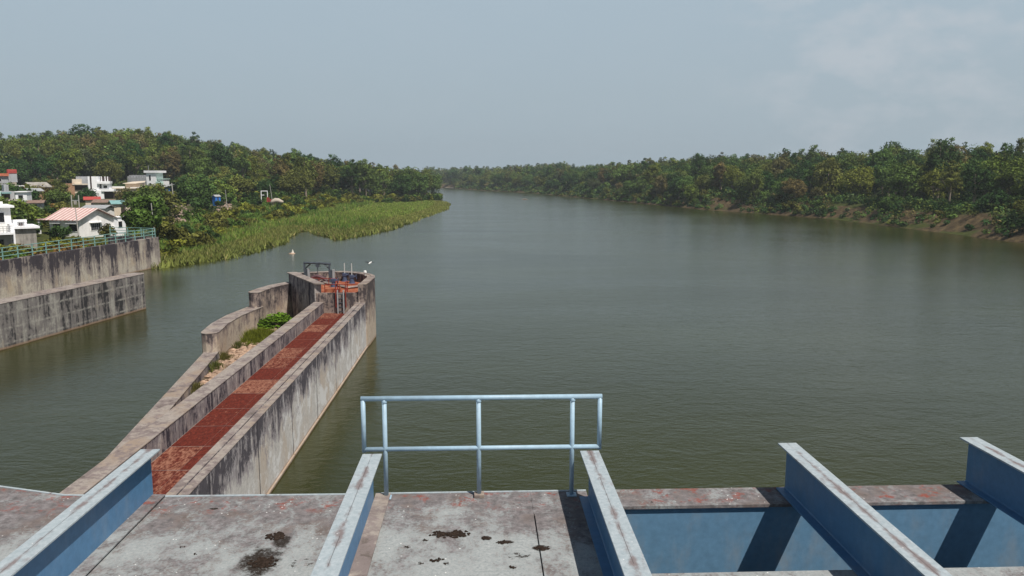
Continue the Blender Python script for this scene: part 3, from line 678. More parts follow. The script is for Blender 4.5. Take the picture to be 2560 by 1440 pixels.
#@@VEG
# ------------------------------------------------------------------ village on the left bank
BLOCK = []      # (x0, y0, x1, y1, dist): picture areas of buildings that nearer plants must leave open
def site(name, px, py, dist, alpha, lab, cat='house', group='houses on the left bank', rect=None):
    """an Empty at a building's base; local +x to the right, +y away from the bridge, turned by alpha degrees"""
    p = at_dist(px, py, dist); phi = math.atan2(-p[0], p[1]) + math.radians(alpha)
    e = empty(name, p, phi, lab, cat, group)
    c = math.cos(math.atan((px - 1280) / F)); e['_mw'] = dist * c * c / F; e['_mh'] = dist * c / F
    if rect: BLOCK.append((*rect, dist))
    return e, dist * c * c / F, dist * c / F
def sh(e):
    for k in ('_mw', '_mh'):
        if k in e: del e[k]
def win(e, parent, x0, x1, y, z0, z1, frame='white_plaster', bars=0, axis='x', shade=None):
    """a window on a wall face: frame, dark pane set just proud of the wall, bars and a concrete sunshade"""
    def B(a0, a1, d0, d1, c0, c1, mb):
        if axis == 'x': mb.box(a0, a1, y + min(d0, d1), y + max(d0, d1), c0, c1)
        else: mb.box(y + min(d0, d1), y + max(d0, d1), a0, a1, c0, c1)
    s = -1 if axis == 'x' else 1
    if axis == '-x': s = -1
    ax = 'x' if axis == 'x' else 'y'
    m = MB(); f = .06
    B(x0 - f, x0, 0, s * .05, z0 - f, z1 + f, m); B(x1, x1 + f, 0, s * .05, z0 - f, z1 + f, m); B(x0, x1, 0, s * .05, z0 - f, z0, m); B(x0, x1, 0, s * .05, z1, z1 + f, m)
    w = m.build('window', frame, parent)
    m = MB(); B(x0, x1, .0, s * .012, z0, z1, m); m.build('pane', 'dark_glass', w)
    for k in range(bars):
        m = MB(); a = x0 + (x1 - x0) * (k + 1) / (bars + 1); B(a - .03, a + .03, s * .012, s * .04, z0, z1, m); m.build('bar', 'sheet_grey', w)
    if shade:
        m = MB(); B(x0 - .25, x1 + .25, 0, s * shade, z1 + .12, z1 + .2, m); m.build('sunshade', 'bright_white', w)
    return w
def village():
    # gable house with the striped roof
    e, mw, mh = site('gable_house', 200, 595, 130, -44, 'white gable house with a pink and white striped sheet roof behind the retaining wall', rect=(122, 520, 312, 592))
    L, W, H, A = 5.3, 6.6, 2.75, 4.15; o = .55
    # local: long wall along -x (left), gable wall along +y, corner at origin
    m = MB(); m.box(-L, 0, 0, W, -2, H); m.add([(0, 0, H), (0, W, H), (0, W / 2, A - .12), (-L, 0, H), (-L, W, H), (-L, W / 2, A - .12)], [(0, 1, 2), (3, 5, 4), (0, 2, 5, 3), (1, 4, 5, 2)])
    b = m.build('wall', 'white_plaster', e)
    k = (A - H) / (W / 2); m = MB()
    for s in (0, 1):
        y0, y1 = (-o, W / 2) if s == 0 else (W + o, W / 2)
        zz = H - o * k + .02
        m.add([(-L - o, y0, zz), (o, y0, zz), (o, y1, A), (-L - o, y1, A), (-L - o, y0, zz + .07), (o, y0, zz + .07), (o, y1, A + .07), (-L - o, y1, A + .07)],
              [(0, 1, 2, 3), (4, 5, 6, 7), (0, 1, 5, 4), (2, 3, 7, 6), (0, 3, 7, 4), (1, 2, 6, 5)])
    m.build('roof', 'striped_roof', e)
    MB().box(-L - 2.6, -L - o - .1, .2, 2.2, H - .25, H - .12).build('porch_roof', 'striped_roof', e)
    MB().box(-L - 2.4, -L - 2.15, .3, .55, -1.5, H - .25).build('porch_pillar', 'bright_white', e)
    win(e, e, -1.75, -.35, 0, .95, 1.95, shade=.45); win(e, e, -4.6, -3.3, 0, .95, 1.95, shade=.45)
    win(e, e, 2.2, 4.0, 0, .95, 1.95, bars=4, axis='y', shade=.4)
    m = MB(); m.box(-2.6, .3, W + .02, W + 2.3, -1, 2.6); a = m.build('annex', 'bright_white', e); MB().box(-2.7, .42, W + .02, W + 2.45, 2.6, 2.73).build('annex_roof', 'bright_white', a)
    m = MB(); win(e, a, W + .75, W + 1.55, .3, 1.1, 2.0, axis='y')
    MB().box(.02, .5, W - .6, W - .05, -1, .9).build('buttress', 'bright_white', e)
    sh(e)
    # cream villa at the picture's left edge
    e, mw, mh = site('villa', 34, 604, 112, 6, 'cream villa with flat slabs, a terrace and a big dark opening at the left edge', rect=(0, 506, 96, 596))
    x = lambda p: (p - 34) * mw
    z = lambda p: (604 - p) * mh
    MB().box(x(-60), x(33), 0, 6, -2, z(519)).build('wall', 'white_plaster', e)
    MB().box(x(-64), x(42), -.6, 6.5, z(519), z(514)).build('roof_slab', 'bright_white', e)
    MB().box(x(-64), x(16), .2, .35, z(514), z(504)).build('parapet', 'white_plaster', e)
    win(e, e, x(-2), x(16), 0, z(555), z(531), frame='bright_white')
    MB().box(x(22), x(34), -2.2, -.02, -2, z(558)).build('buttress', 'bright_white', e)
    MB().box(x(-60), x(30), -3.2, -2.22, z(582), z(577)).build('balcony_slab', 'bright_white', e)
    MB().box(x(-60), x(28), -2.2, -.02, -2, z(582)).build('lower_wall', 'old_concrete', e)
    MB().box(x(34), x(88), -1.9, 3, -2, z(570)).build('terrace_block', 'old_concrete', e)
    MB().box(x(33), x(97), -2.3, 3.4, z(570), z(565)).build('terrace_slab', 'bright_white', e)
    MB().box(x(34), x(75), 1.0, 1.2, z(565), z(550.5)).build('terrace_parapet', 'bright_white', e)
    g = MB()
    for q in np.linspace(x(-30), x(20), 7): g.box(q - .025, q + .025, -3.15, -3.1, z(577), z(562))
    for h in (562, 567, 572): g.box(x(-60), x(24), -3.15, -3.1, z(h) - .02, z(h) + .02)
    g.build('balcony_railing', 'sheet_grey', e)
    g = MB()
    for q in np.linspace(x(43), x(66), 4): g.box(q - .025, q + .025, -2.0, -1.95, z(565), z(555))
    g.box(x(43), x(66), -2.0, -1.95, z(555.6), z(555)); g.build('terrace_railing', 'sheet_grey', e)
    win(e, e, x(-8), x(4), -2.2, -1.0, z(592) - .1, frame='old_concrete'); sh(e)
    e, mw, mh = site('air_cooler', 53, 567, 112, 6, 'small grey air cooler box standing on the villa terrace', 'air cooler', None)
    MB().box(-.35, .35, -.25, .25, 0, .62).build('casing', 'sheet_grey', e, bevel=.03); MB().box(-.24, .14, -.27, -.252, .1, .52).build('grille', 'brown_void', e); sh(e)
    # grey upper house with orange roof edge and red tank
    e, mw, mh = site('upper_house', 12, 500, 215, 8, 'pale grey two storey house with an orange roof edge at the far left', rect=(0, 430, 26, 470))
    x = lambda p: (p - 12) * mw
    z = lambda p: (500 - p) * mh
    MB().box(x(-40), x(25), 0, 7, -3, z(441)).build('wall', 'grey_plaster', e); MB().box(x(-42), x(27), -.5, 7.4, z(441), z(434.5)).build('roof', 'orange_tile', e); win(e, e, x(0), x(8), 0, z(454), z(447)); sh(e)
    e, mw, mh = site('water_tank', 30, 438, 216, 8, 'red water tank on the roof of the pale grey house', 'water tank', None)
    MB().box(-.95, .95, -.7, .7, .35, 1.3).build('tank', 'red_sheet', e, bevel=.15); MB().box(-.9, .9, -.6, .6, -1.6, .35).build('stand', 'grey_plaster', e); sh(e)
    # the cluster below it
    e, mw, mh = site('terrace_house', 24, 525, 165, 8, 'grey mauve terrace house with open dark ground floor above the villa', rect=(0, 462, 48, 518))
    x = lambda p: (p - 24) * mw
    z = lambda p: (525 - p) * mh
    MB().box(x(5), x(40), 0, 6, -3, z(479)).build('wall', 'grey_plaster', e); MB().box(x(-20), x(40), -1.6, -.05, z(502), z(499)).build('floor_slab', 'cream_plaster', e)
    MB().box(x(-12), x(4), -1.0, 3, -3, z(478)).build('side_wall', 'mint_plaster', e); MB().box(x(16), x(28), .6, 3, z(479), z(463)).build('stair_room', 'grey_plaster', e); MB().box(x(5), x(29), -1.4, .5, z(484), z(481)).build('awning', 'teal_sheet', e)
    MB().box(x(6), x(28), -.03, -.002, z(497), z(486)).build('opening', 'brown_void', e); MB().box(x(10), x(23), -1.2, -.06, -2, z(503)).build('pink_front', 'cream_plaster', e); MB().box(x(25), x(38), -.03, -.003, z(516), z(504)).build('opening', 'brown_void', e); sh(e)
    e, mw, mh = site('box_house', 54, 512, 178, -12, 'small white box house with one dark window on the slope', rect=(38, 478, 71, 505))
    x = lambda p: (p - 54) * mw
    z = lambda p: (512 - p) * mh
    MB().box(x(40), x(69.5), 0, 4, z(503.5), z(481)).build('wall', 'bright_white', e); MB().box(x(37.5), x(72), -.3, 4.3, z(481), z(479)).build('roof_slab', 'bright_white', e); MB().box(x(41), x(69), .15, 3.8, -3, z(503.5)).build('plinth', 'grey_plaster', e); win(e, e, x(48), x(59), 0, z(496), z(488.5), frame='grey_plaster'); sh(e)
    e, mw, mh = site('brick_house', 50, 490, 215, 0, 'unfinished brown house with an ochre block on top behind the white box house', rect=(28, 455, 62, 476))
    x = lambda p: (p - 50) * mw
    z = lambda p: (490 - p) * mh
    MB().box(x(32), x(64), 0, 5, -3, z(467)).build('wall', 'tan_brick', e); MB().box(x(26), x(63), -.8, 5.4, z(467), z(464.5)).build('roof_slab', 'white_plaster', e); MB().box(x(28), x(44), 1, 3.5, z(464.5), z(456)).build('roof_block', 'cream_plaster', e)
    MB().box(x(36), x(44), -.03, -.003, z(480), z(471)).build('opening', 'brown_void', e); sh(e)
    def hut(name, px, py, dist, al, w, d, h, rise, wall, roof, lab, rect=None, over=.4):
        e, mw, mh = site(name, px, py, dist, al, lab, 'hut', 'huts in the village', rect)
        MB().box(-w / 2, w / 2, 0, d, -2, h).build('wall', wall, e)
        m = MB(); 
        for y0, y1 in ((-over, d / 2), (d + over, d / 2)):
            zz = h - .05
            m.add([(-w / 2 - over, y0, zz), (w / 2 + over, y0, zz), (w / 2 + over, y1, h + rise), (-w / 2 - over, y1, h + rise)] + [(-w / 2 - over, y0, zz + .08), (w / 2 + over, y0, zz + .08), (w / 2 + over, y1, h + rise + .08), (-w / 2 - over, y1, h + rise + .08)],
                  [(0, 1, 2, 3), (4, 5, 6, 7), (0, 1, 5, 4), (2, 3, 7, 6), (0, 3, 7, 4), (1, 2, 6, 5)])
        m.build('roof', roof, e); MB().box(-w * .1, w * .12, -.03, -.003, 0, h * .75).build('door', 'brown_void', e); sh(e); return e
    hut('sheet_hut', 82, 496, 190, 20, 3.6, 3, 1.5, .5, 'tan_brick', 'sheet_grey', 'low hut with a grey sheet roof right of the white box house', (68, 476, 96, 490))
    hut('thatched_hut', 90, 524, 165, -10, 2.0, 2.2, 1.2, .4, 'grey_plaster', 'rust_roof', 'low hut with a brown weathered roof above the villa terrace', (76, 503, 104, 518))
    hut('thatched_hut', 104, 484, 225, 30, 4.4, 4, 1.6, 1.1, 'tan_brick', 'old_concrete', 'pale hipped hut half hidden at the foot of the wooded hill', (88, 462, 118, 478))
    hut('red_hut', 232, 520, 205, 0, 2.8, 3, 1.9, .6, 'cream_plaster', 'red_sheet', 'small hut with a bright red roof below the white two storey house', (215, 490, 244, 512))
    hut('sheet_hut', 258, 524, 200, -20, 4.0, 3, 1.6, .6, 'cream_plaster', 'rust_roof', 'hut with a rusty gable roof below the dark garage', (240, 492, 290, 510))
    hut('grey_roof_hut', 236, 548, 165, -30, 4.0, 3.4, 2.0, .5, 'white_plaster', 'sheet_grey', 'hut with a smooth grey roof just behind the striped roof house', (215, 512, 256, 524))
    hut('teal_hut', 308, 535, 172, 10, 3.4, 3, 2.0, .6, 'cream_plaster', 'teal_sheet', 'hut with a pale teal roof among shrubs', (290, 504, 330, 520))
    hut('blue_hut', 545, 501, 205, 35, 1.45, 1.2, .95, .35, 'blue_tarp', 'sheet_grey', 'little hut with a bright blue tarpaulin side by the dirt road', (534, 485, 556, 497), .15)
    # white two storey house
    e, mw, mh = site('white_house', 240, 508, 255, -6, 'white two storey house with a dark vertical strip and a pillared roof terrace', rect=(184, 438, 290, 500))
    x = lambda p: (p - 240) * mw
    z = lambda p: (508 - p) * mh
    MB().box(x(224), x(250), 0, 7, z(476), z(442)).build('wall', 'bright_white', e); MB().box(x(229), x(233), -.05, -.002, z(474), z(441)).build('dark_strip', 'brown_void', e)
    MB().box(x(236), x(262), -.3, 6, -3, z(476)).build('lower_wall', 'bright_white', e); MB().box(x(250.02), x(277), .4, 7, z(478), z(457)).build('wall', 'bright_white', e)
    MB().box(x(262.05), x(287), .8, 7, -3, z(478.5)).build('garage', 'brown_void', e)
    MB().box(x(248), x(279), -.6, 7.2, z(460), z(454)).build('roof_band', 'bright_white', e); MB().box(x(257), x(288), -.7, 6, z(479), z(473.5)).build('balcony', 'bright_white', e)
    for q in (257, 266, 272.5): MB().box(x(q), x(q + 2.2), 0, .4, z(454), z(442)).build('roof_pillar', 'bright_white', e)
    MB().box(x(251), x(276), 5, 6.8, z(454), z(443)).build('roof_room', 'brown_void', e)
    win(e, e, x(261), x(271), .4, z(471), z(464.5)); win(e, e, x(252), x(256.5), .4, z(471.5), z(461)); sh(e)
    e, mw, mh = site('concrete_house', 200, 500, 262, 0, 'bare grey concrete house with stepped roofs left of the white two storey house', rect=(168, 440, 224, 470))
    x = lambda p: (p - 200) * mw
    z = lambda p: (500 - p) * mh
    MB().box(x(194), x(224), 1, 7, -3, z(442)).build('upper_wall', 'grey_plaster', e); MB().box(x(184), x(208), -.2, .98, -3, z(448.5)).build('front_wall', 'cream_plaster', e); MB().box(x(184), x(223), -1.4, -.22, z(462.5), z(459.5)).build('porch_slab', 'cream_plaster', e)
    MB().box(x(168), x(189), -1.2, -.25, -3, z(459)).build('side_wall', 'tan_brick', e); MB().box(x(190), x(222), -.26, -.22, z(475), z(463)).build('opening', 'brown_void', e); sh(e)
    # long cream house
    e, mw, mh = site('cream_house', 320, 495, 272, -4, 'long low cream house with two small windows between the two white houses', rect=(277, 454, 352, 490))
    x = lambda p: (p - 320) * mw
    z = lambda p: (495 - p) * mh
    MB().box(x(284), x(352), 0, 5, -3, z(472)).build('wall', 'cream_plaster', e); MB().box(x(280), x(354), -.4, 5.2, z(472), z(470)).build('roof_slab', 'cream_plaster', e)
    MB().box(x(282), x(314), -.3, -.1, z(470), z(466)).build('parapet', 'white_plaster', e); MB().box(x(327), x(352), -.3, -.1, z(471.5), z(468.5)).build('parapet', 'white_plaster', e)
    win(e, e, x(294), x(297.5), 0, z(486), z(478)); win(e, e, x(307), x(311), 0, z(487), z(478.5))
    MB().box(x(314), x(364), 2.5, 7, z(470), z(459)).build('upper_wall', 'cream_plaster', e)
    m = MB(); m.add([(x(308), 1.8, z(459)), (x(340), 1.8, z(459)), (x(364), 1.8, z(456)), (x(364), 7.4, z(453)), (x(340), 7.4, z(454.5)), (x(330), 7.4, z(455))] + [(x(308), 1.8, z(460)), (x(340), 1.8, z(460)), (x(364), 1.8, z(457)), (x(364), 7.4, z(454)), (x(340), 7.4, z(455.5)), (x(330), 7.4, z(456))],
                    [(0, 1, 4, 5), (1, 2, 3, 4), (6, 7, 10, 11), (7, 8, 9, 10), (0, 1, 7, 6), (1, 2, 8, 7), (2, 3, 9, 8), (3, 4, 10, 9), (4, 5, 11, 10), (5, 0, 6, 11)]); m.build('upper_roof', 'cream_plaster', e); sh(e)
    # tall white block
    e, mw, mh = site('tall_house', 369, 496, 298, -34, 'tall white four storey house with a slab roof and rounded balconies', rect=(318, 426, 412, 482))
    s = mh
    Hh = (496 - 433) * s
    # local: front face along +x (lit, right), side face along +y going left-away
    MB().box(0, 3.6, 0, 4.2, -2, Hh).build('stair_tower', 'bright_white', e); MB().box(-.5, 4.6, -.5, 4.7, Hh, Hh + .75).build('roof_slab', 'bright_white', e)
    for k in range(5): win(e, e, 1.05, 1.75, 0, Hh - 2.6 - k * 1.75, Hh - 1.7 - k * 1.75 + (.9 if k == 0 else 0), frame='bright_white')
    MB().box(3.62, 5.3, 1.0, 5, -2, Hh - 2.2).build('wall', 'bright_white', e)
    for k, zb in enumerate((Hh - 4.0, Hh - 7.0, Hh - 9.3)):
        MB().prism([(3.62, .99), (3.62, -.3), (4.6, -.45), (5.5, -.2), (5.7, .99)], zb, zb + 1.05).build('balcony', 'mint_plaster', e)
        win(e, e, 3.9, 5.1, 1.0, zb - 1.9, zb - .15, frame='mint_plaster')
    MB().box(3.62, 5.6, .2, 5.2, Hh - 2.2, Hh - 1.95).build('floor_slab', 'mint_plaster', e)
    m = MB(); m.box(-9.4, -.02, 3.2, 7, -2, Hh - 1.6)
    for q in np.linspace(-9.2, -.6, 9): m.box(q - .2, q + .2, 3.22, 3.6, Hh - 1.6, Hh - 1.15)
    m.build('side_wall', 'grey_plaster', e); MB().box(-9.3, -.05, 4, 6.5, Hh - 1.6, Hh - .75).build('roof_wall', 'grey_plaster', e)
    MB().box(-10.6, -9.42, 3.6, 6, -2, Hh - 6).build('side_annex', 'mint_plaster', e)
    win(e, e, -2.0, -1.1, 3.2, Hh - 6.3, Hh - 4.7, frame='grey_plaster'); win(e, e, -5.0, -4.1, 3.2, Hh - 6.3, Hh - 4.7, frame='grey_plaster')
    MB().tube([(-.3, 2, Hh + .75), (-.3, 2, Hh + 2.5)], .06, 5).build('mast', 'sheet_grey', e); sh(e)
    e, mw, mh = site('tarp_shed', 420, 486, 292, 5, 'open shed hung with a blue tarpaulin beside the tall white house', 'shed', None, rect=(406, 460, 436, 482))
    x = lambda p: (p - 420) * mw
    z = lambda p: (486 - p) * mh
    MB().box(x(408), x(434), 0, .15, z(480), z(471)).build('tarpaulin', 'blue_tarp', e); MB().box(x(408), x(433), .3, 4, -2, z(467)).build('wall', 'brown_void', e)
    m = MB(); m.add([(x(406), -.6, z(468)), (x(436), -.6, z(466.5)), (x(436), 4, z(462)), (x(406), 4, z(463)), (x(406), -.6, z(467.4)), (x(436), -.6, z(465.9)), (x(436), 4, z(461.4)), (x(406), 4, z(462.4))], [(0, 1, 2, 3), (4, 5, 6, 7), (0, 1, 5, 4), (1, 2, 6, 5), (2, 3, 7, 6), (3, 0, 4, 7)]); m.build('roof', 'sheet_grey', e); sh(e)
    e, mw, mh = site('sign_frame', 661, 492, 225, 0, 'empty white rectangular frame standing among trees by the red cloth', 'frame', None, rect=(652, 474, 672, 490))
    m = MB(); a = 8.5 * mw; b = 15 * mh
    m.box(-a, a, -.05, .05, b - .16, b); m.box(-a, -a + .16, -.05, .05, -1.5, b - .16); m.box(a - .16, a, -.05, .05, -1.5, b - .16); m.box(-a + .16, 0, -.05, .05, b * .25, b * .25 + .14); m.build('frame', 'bright_white', e); sh(e)
    e, mw, mh = site('tarp_tent', 692, 506, 215, 0, 'low pale tarpaulin mound tent beside the dirt road', 'tent', None, rect=(676, 493, 708, 504))
    m = MB(); m.tube([(-1.5, 0, -.2), (-1.1, 0, .2), (-.3, 0, .55), (.4, 0, .5), (1.0, 0, .2), (1.5, 0, .15), (1.6, 0, -.2)], [.3, .5, .62, .6, .5, .3, .2], 8); m.build('tent', 'sand', e, True); sh(e)
    e, mw, mh = site('red_cloth', 674, 505, 216, 0, 'red cloth hung over a bush left of the pale tent', 'cloth', None, rect=(666, 488, 682, 502))
    m = MB(); rng = random.Random(2); pts = [(-.7 + .2 * i, .15 * math.sin(i * 1.7), 0) for i in range(8)]
    for i in range(7):
        a, b = pts[i], pts[i + 1]; h0, h1 = 1.0 + .35 * math.sin(i * .9), 1.0 + .35 * math.sin((i + 1) * .9)
        m.add([a, b, (b[0], b[1] - .1, h1), (a[0], a[1] - .1, h0), (a[0], a[1] + .06, 0), (b[0], b[1] + .06, 0), (b[0], b[1] - .04, h1), (a[0], a[1] - .04, h0)], [(0, 1, 2, 3), (4, 5, 6, 7), (3, 2, 6, 7)])
    m.build('cloth', 'red_sheet', e); sh(e)
    # utility poles
    def pole(px, yt, yb, dist, lab, lean=0.0, arm=True):
        e, mw, mh = site('utility_pole', px, yb, dist, 0, lab, 'pole', 'utility poles on the left bank'); h = (yb - yt) * mh
        MB().tube([(0, 0, -1.5), (lean, 0, h)], [.16, .10] if arm else [.075, .05], 8).build('shaft', 'pole_concrete', e)
        if arm: MB().box(lean - .6, lean + .6, -.05, .05, h - .45, h - .35).build('cross_arm', 'sheet_grey', e)
        BLOCK.append((px - 3, yt, px + 3, yb - 4, dist)); sh(e)
    pole(437, 458, 520, 205, 'tall concrete pole in front of the tall white house', -.35)
    pole(387, 508, 574, 118, 'thin grey pole behind the end of the green railing', -.25, False)
    pole(568, 475, 513, 200, 'concrete pole beside the little blue hut', -.25, False)
    pole(682, 461, 500, 215, 'leaning pole beside the pale tent', -.6, False)
    pole(315, 497, 528, 165, 'short pole by the teal roofed hut', 0, False)
    pole(198, 520, 600, 121, 'thin pole in front of the striped roof house corner', -.15, False)
    e, mw, mh = site('transformer_frame', 190, 528, 185, 0, 'twin pole transformer frame behind the striped roof', 'transformer', None, rect=(181, 486, 200, 520))
    for s in (-1, 1): MB().tube([(s * 9 * mw, 0, -1.5), (s * 9 * mw, 0, 40 * mh)], .11, 6).build('pole', 'pole_concrete', e)
    MB().box(-10 * mw, 10 * mw, -.1, .1, 26 * mh, 27.5 * mh).build('cross_bar', 'sheet_grey', e); MB().box(-4 * mw, 4 * mw, -.3, .3, 16 * mh, 25 * mh).build('transformer', 'old_concrete', e, bevel=.05); sh(e)
    # dirt road and rubble on the bank
    P = [at(px, py, 4.6) for px, py in ((430, 534), (500, 524), (570, 515), (640, 508), (690, 503), (760, 498))]
    V = []
    for p in P:
        n = Vector((p[0], p[1], 0)).normalized() * 2.2; V += [(p[0] - n.x, p[1] - n.y), (p[0] + n.x, p[1] + n.y)]
    m = MB(); vs = [(a, b, gz(a, b) + .25) for a, b in V]; m.add(vs, [(2 * i, 2 * i + 2, 2 * i + 3, 2 * i + 1) for i in range(len(P) - 1)]); tag(m.build('dirt_road', 'sand'), kind='structure')
village()

# ------------------------------------------------------------------ foliage
def clumps(rng, n, R, H, z0, fill=0.62, lob=None, shape='round'):
    """clump centres spread through an uneven crown volume"""
    ph = rng.uniform(0, 6.28, 6); out = []
    while len(out) < n:
        d = rng.normal(size=3); d /= np.linalg.norm(d); a = math.atan2(d[1], d[0])
        k = 1 + .22 * math.sin(2 * a + ph[0]) + .16 * math.sin(3 * a + ph[1]) + .2 * math.sin(3 * d[2] + ph[2] + a)
        r = rng.uniform(fill, 1.0) ** .7 * k
        if d[2] < -0.35 and rng.random() < .6: continue
        p = np.array([d[0] * R * r, d[1] * R * r, z0 + H / 2 + d[2] * H / 2 * r])
        if shape == 'cone':
            t = rng.random() ** 1.4; p = np.array([math.cos(a) * R * (1 - t) * rng.uniform(.5, 1.1), math.sin(a) * R * (1 - t) * rng.uniform(.5, 1.1), z0 + H * t])
        out.append(p)
    return np.array(out)
def leaves(rng, cen, cr, per, leaf, flat=.72):
    """leaf faces spread through every clump; each clump has its own tint"""
    V, T = [], []
    for c, r in zip(cen, cr):
        d = rng.normal(size=(per, 3)); d /= np.linalg.norm(d, axis=1)[:, None]
        p = c + d * (r * (rng.uniform(.25, 1.0, per) ** .5 + np.abs(rng.normal(0, .16, per))))[:, None] * np.array([1, 1, flat])
        n = d * 0.9 + rng.normal(size=(per, 3)) * .55 + np.array([0, 0, .45]); n /= np.linalg.norm(n, axis=1)[:, None]
        t = np.cross(n, rng.normal(size=(per, 3))); t /= np.linalg.norm(t, axis=1)[:, None]; b = np.cross(n, t)
        s = (leaf * rng.uniform(.6, 1.35, per))[:, None]; w = s * rng.uniform(.45, .75, per)[:, None]
        V.append(np.stack([p - t * s, p - b * w, p + t * s, p + b * w], 1).reshape(-1, 3))
        T.append(np.clip(rng.uniform(.15, .82) + rng.uniform(-.11, .11, per), 0, 1))
    return np.concatenate(V), np.concatenate(T)
SPEC = {   # crown radius, crown height, base height, clumps, leaves per clump, leaf size, shape
    'round': (4.5, 9.5, 2.4, 74, 62, .29, 'round'), 'broad': (5.6, 8.8, 2.8, 92, 60, .30, 'round'), 'tall': (3.7, 11.5, 3.4, 76, 60, .28, 'round'),
    'slim': (2.9, 9.5, 4.8, 52, 55, .27, 'round'), 'loose': (4.0, 9.0, 3.2, 52, 50, .27, 'round'), 'spire': (2.8, 13.5, 2.0, 60, 50, .27, 'cone'), 'low': (3.6, 5.4, .3, 54, 60, .27, 'round')}
CROWN, TRUNK, LOW, TOPZ = {}, {}, {}, {}
def make_trees():
    for ki, (k, (R, H, z0, n, per, lf, shp)) in enumerate(SPEC.items()):
        for v in range(1 if k in ('spire', 'loose') else 2):
            rng = np.random.default_rng(100 + ki * 10 + v)
            c = clumps(rng, n, R * .82, H * .86, z0, shape=shp); cr = (.15 + .20 * rng.random(n) ** 1.5) * R + .25
            V, T = leaves(rng, c, cr, per, lf); key = (k, v)
            CROWN[key] = np_mesh('crown', V, 4, 'foliage', {'tint': T}); TOPZ[key] = float(V[:, 2].max())
            V2, T2 = leaves(np.random.default_rng(5), c[::2], cr[::2] * 1.35, 26, lf * 1.9); LOW[key] = (V2, T2)
            m = MB(); top = z0 + H * .6; r0 = .22 + .01 * H
            m.tube([(0, 0, -1.2), (.06, .03, z0 * .5), (-.05, .1, z0), (.1, 0, top)], [r0 * 1.25, r0, r0 * .8, r0 * .25], 7)
            for i in range(6):
                q = c[int(rng.integers(n))]; b = z0 * .75 + i * H * .07; m.tube([(0, 0, b), (q[0] * .5, q[1] * .5, (b + q[2]) / 2 + .3), tuple(q)], [r0 * .5, r0 * .33, r0 * .12], 5)
            o = m.build('trunk', 'bark', None, True); TRUNK[key] = o.data; bpy.data.objects.remove(o)
make_trees()
GREEN = {'dark green': (.044, .088, .028), 'mid green': (.092, .145, .038), 'olive': (.122, .144, .038), 'brownish': (.138, .120, .048), 'yellow green': (.145, .180, .036), 'grey green': (.088, .122, .056)}
def tree(key, p, s, hue, label, group, name='tree', parts=True, sz=1.0):
    rng = random.Random(int(p[0] * 131 + p[1] * 17))
    e = empty(name, p, rng.uniform(0, 6.28), label, 'tree', group); e.scale = (s, s, s * sz)
    c = link('crown', CROWN[key], e); b = GREEN[hue]; f = rng.uniform(.82, 1.2); c.color = (b[0] * f * rng.uniform(.9, 1.12), b[1] * f, b[2] * f, 1)
    link('trunk', TRUNK[key], e); return e
def poisson(rng, n, gen, dmin):
    pts = []; grid = {}
    for _ in range(n):
        p = gen()
        if p is None: continue
        c = (int(p[0] // dmin), int(p[1] // dmin)); ok = True
        for i in (-1, 0, 1):
            for j in (-1, 0, 1):
                for q in grid.get((c[0] + i, c[1] + j), ()):
                    if (q[0] - p[0]) ** 2 + (q[1] - p[1]) ** 2 < dmin * dmin: ok = False
        if ok: grid.setdefault(c, []).append(p); pts.append(p)
    return pts
def blocked(x0, x1, y0, y1, d):
    for a, b, c, e, D in BLOCK:
        if d < D + 7 and x1 > a and x0 < c and y1 > b + 2 and y0 < e - 2: return True
    return False
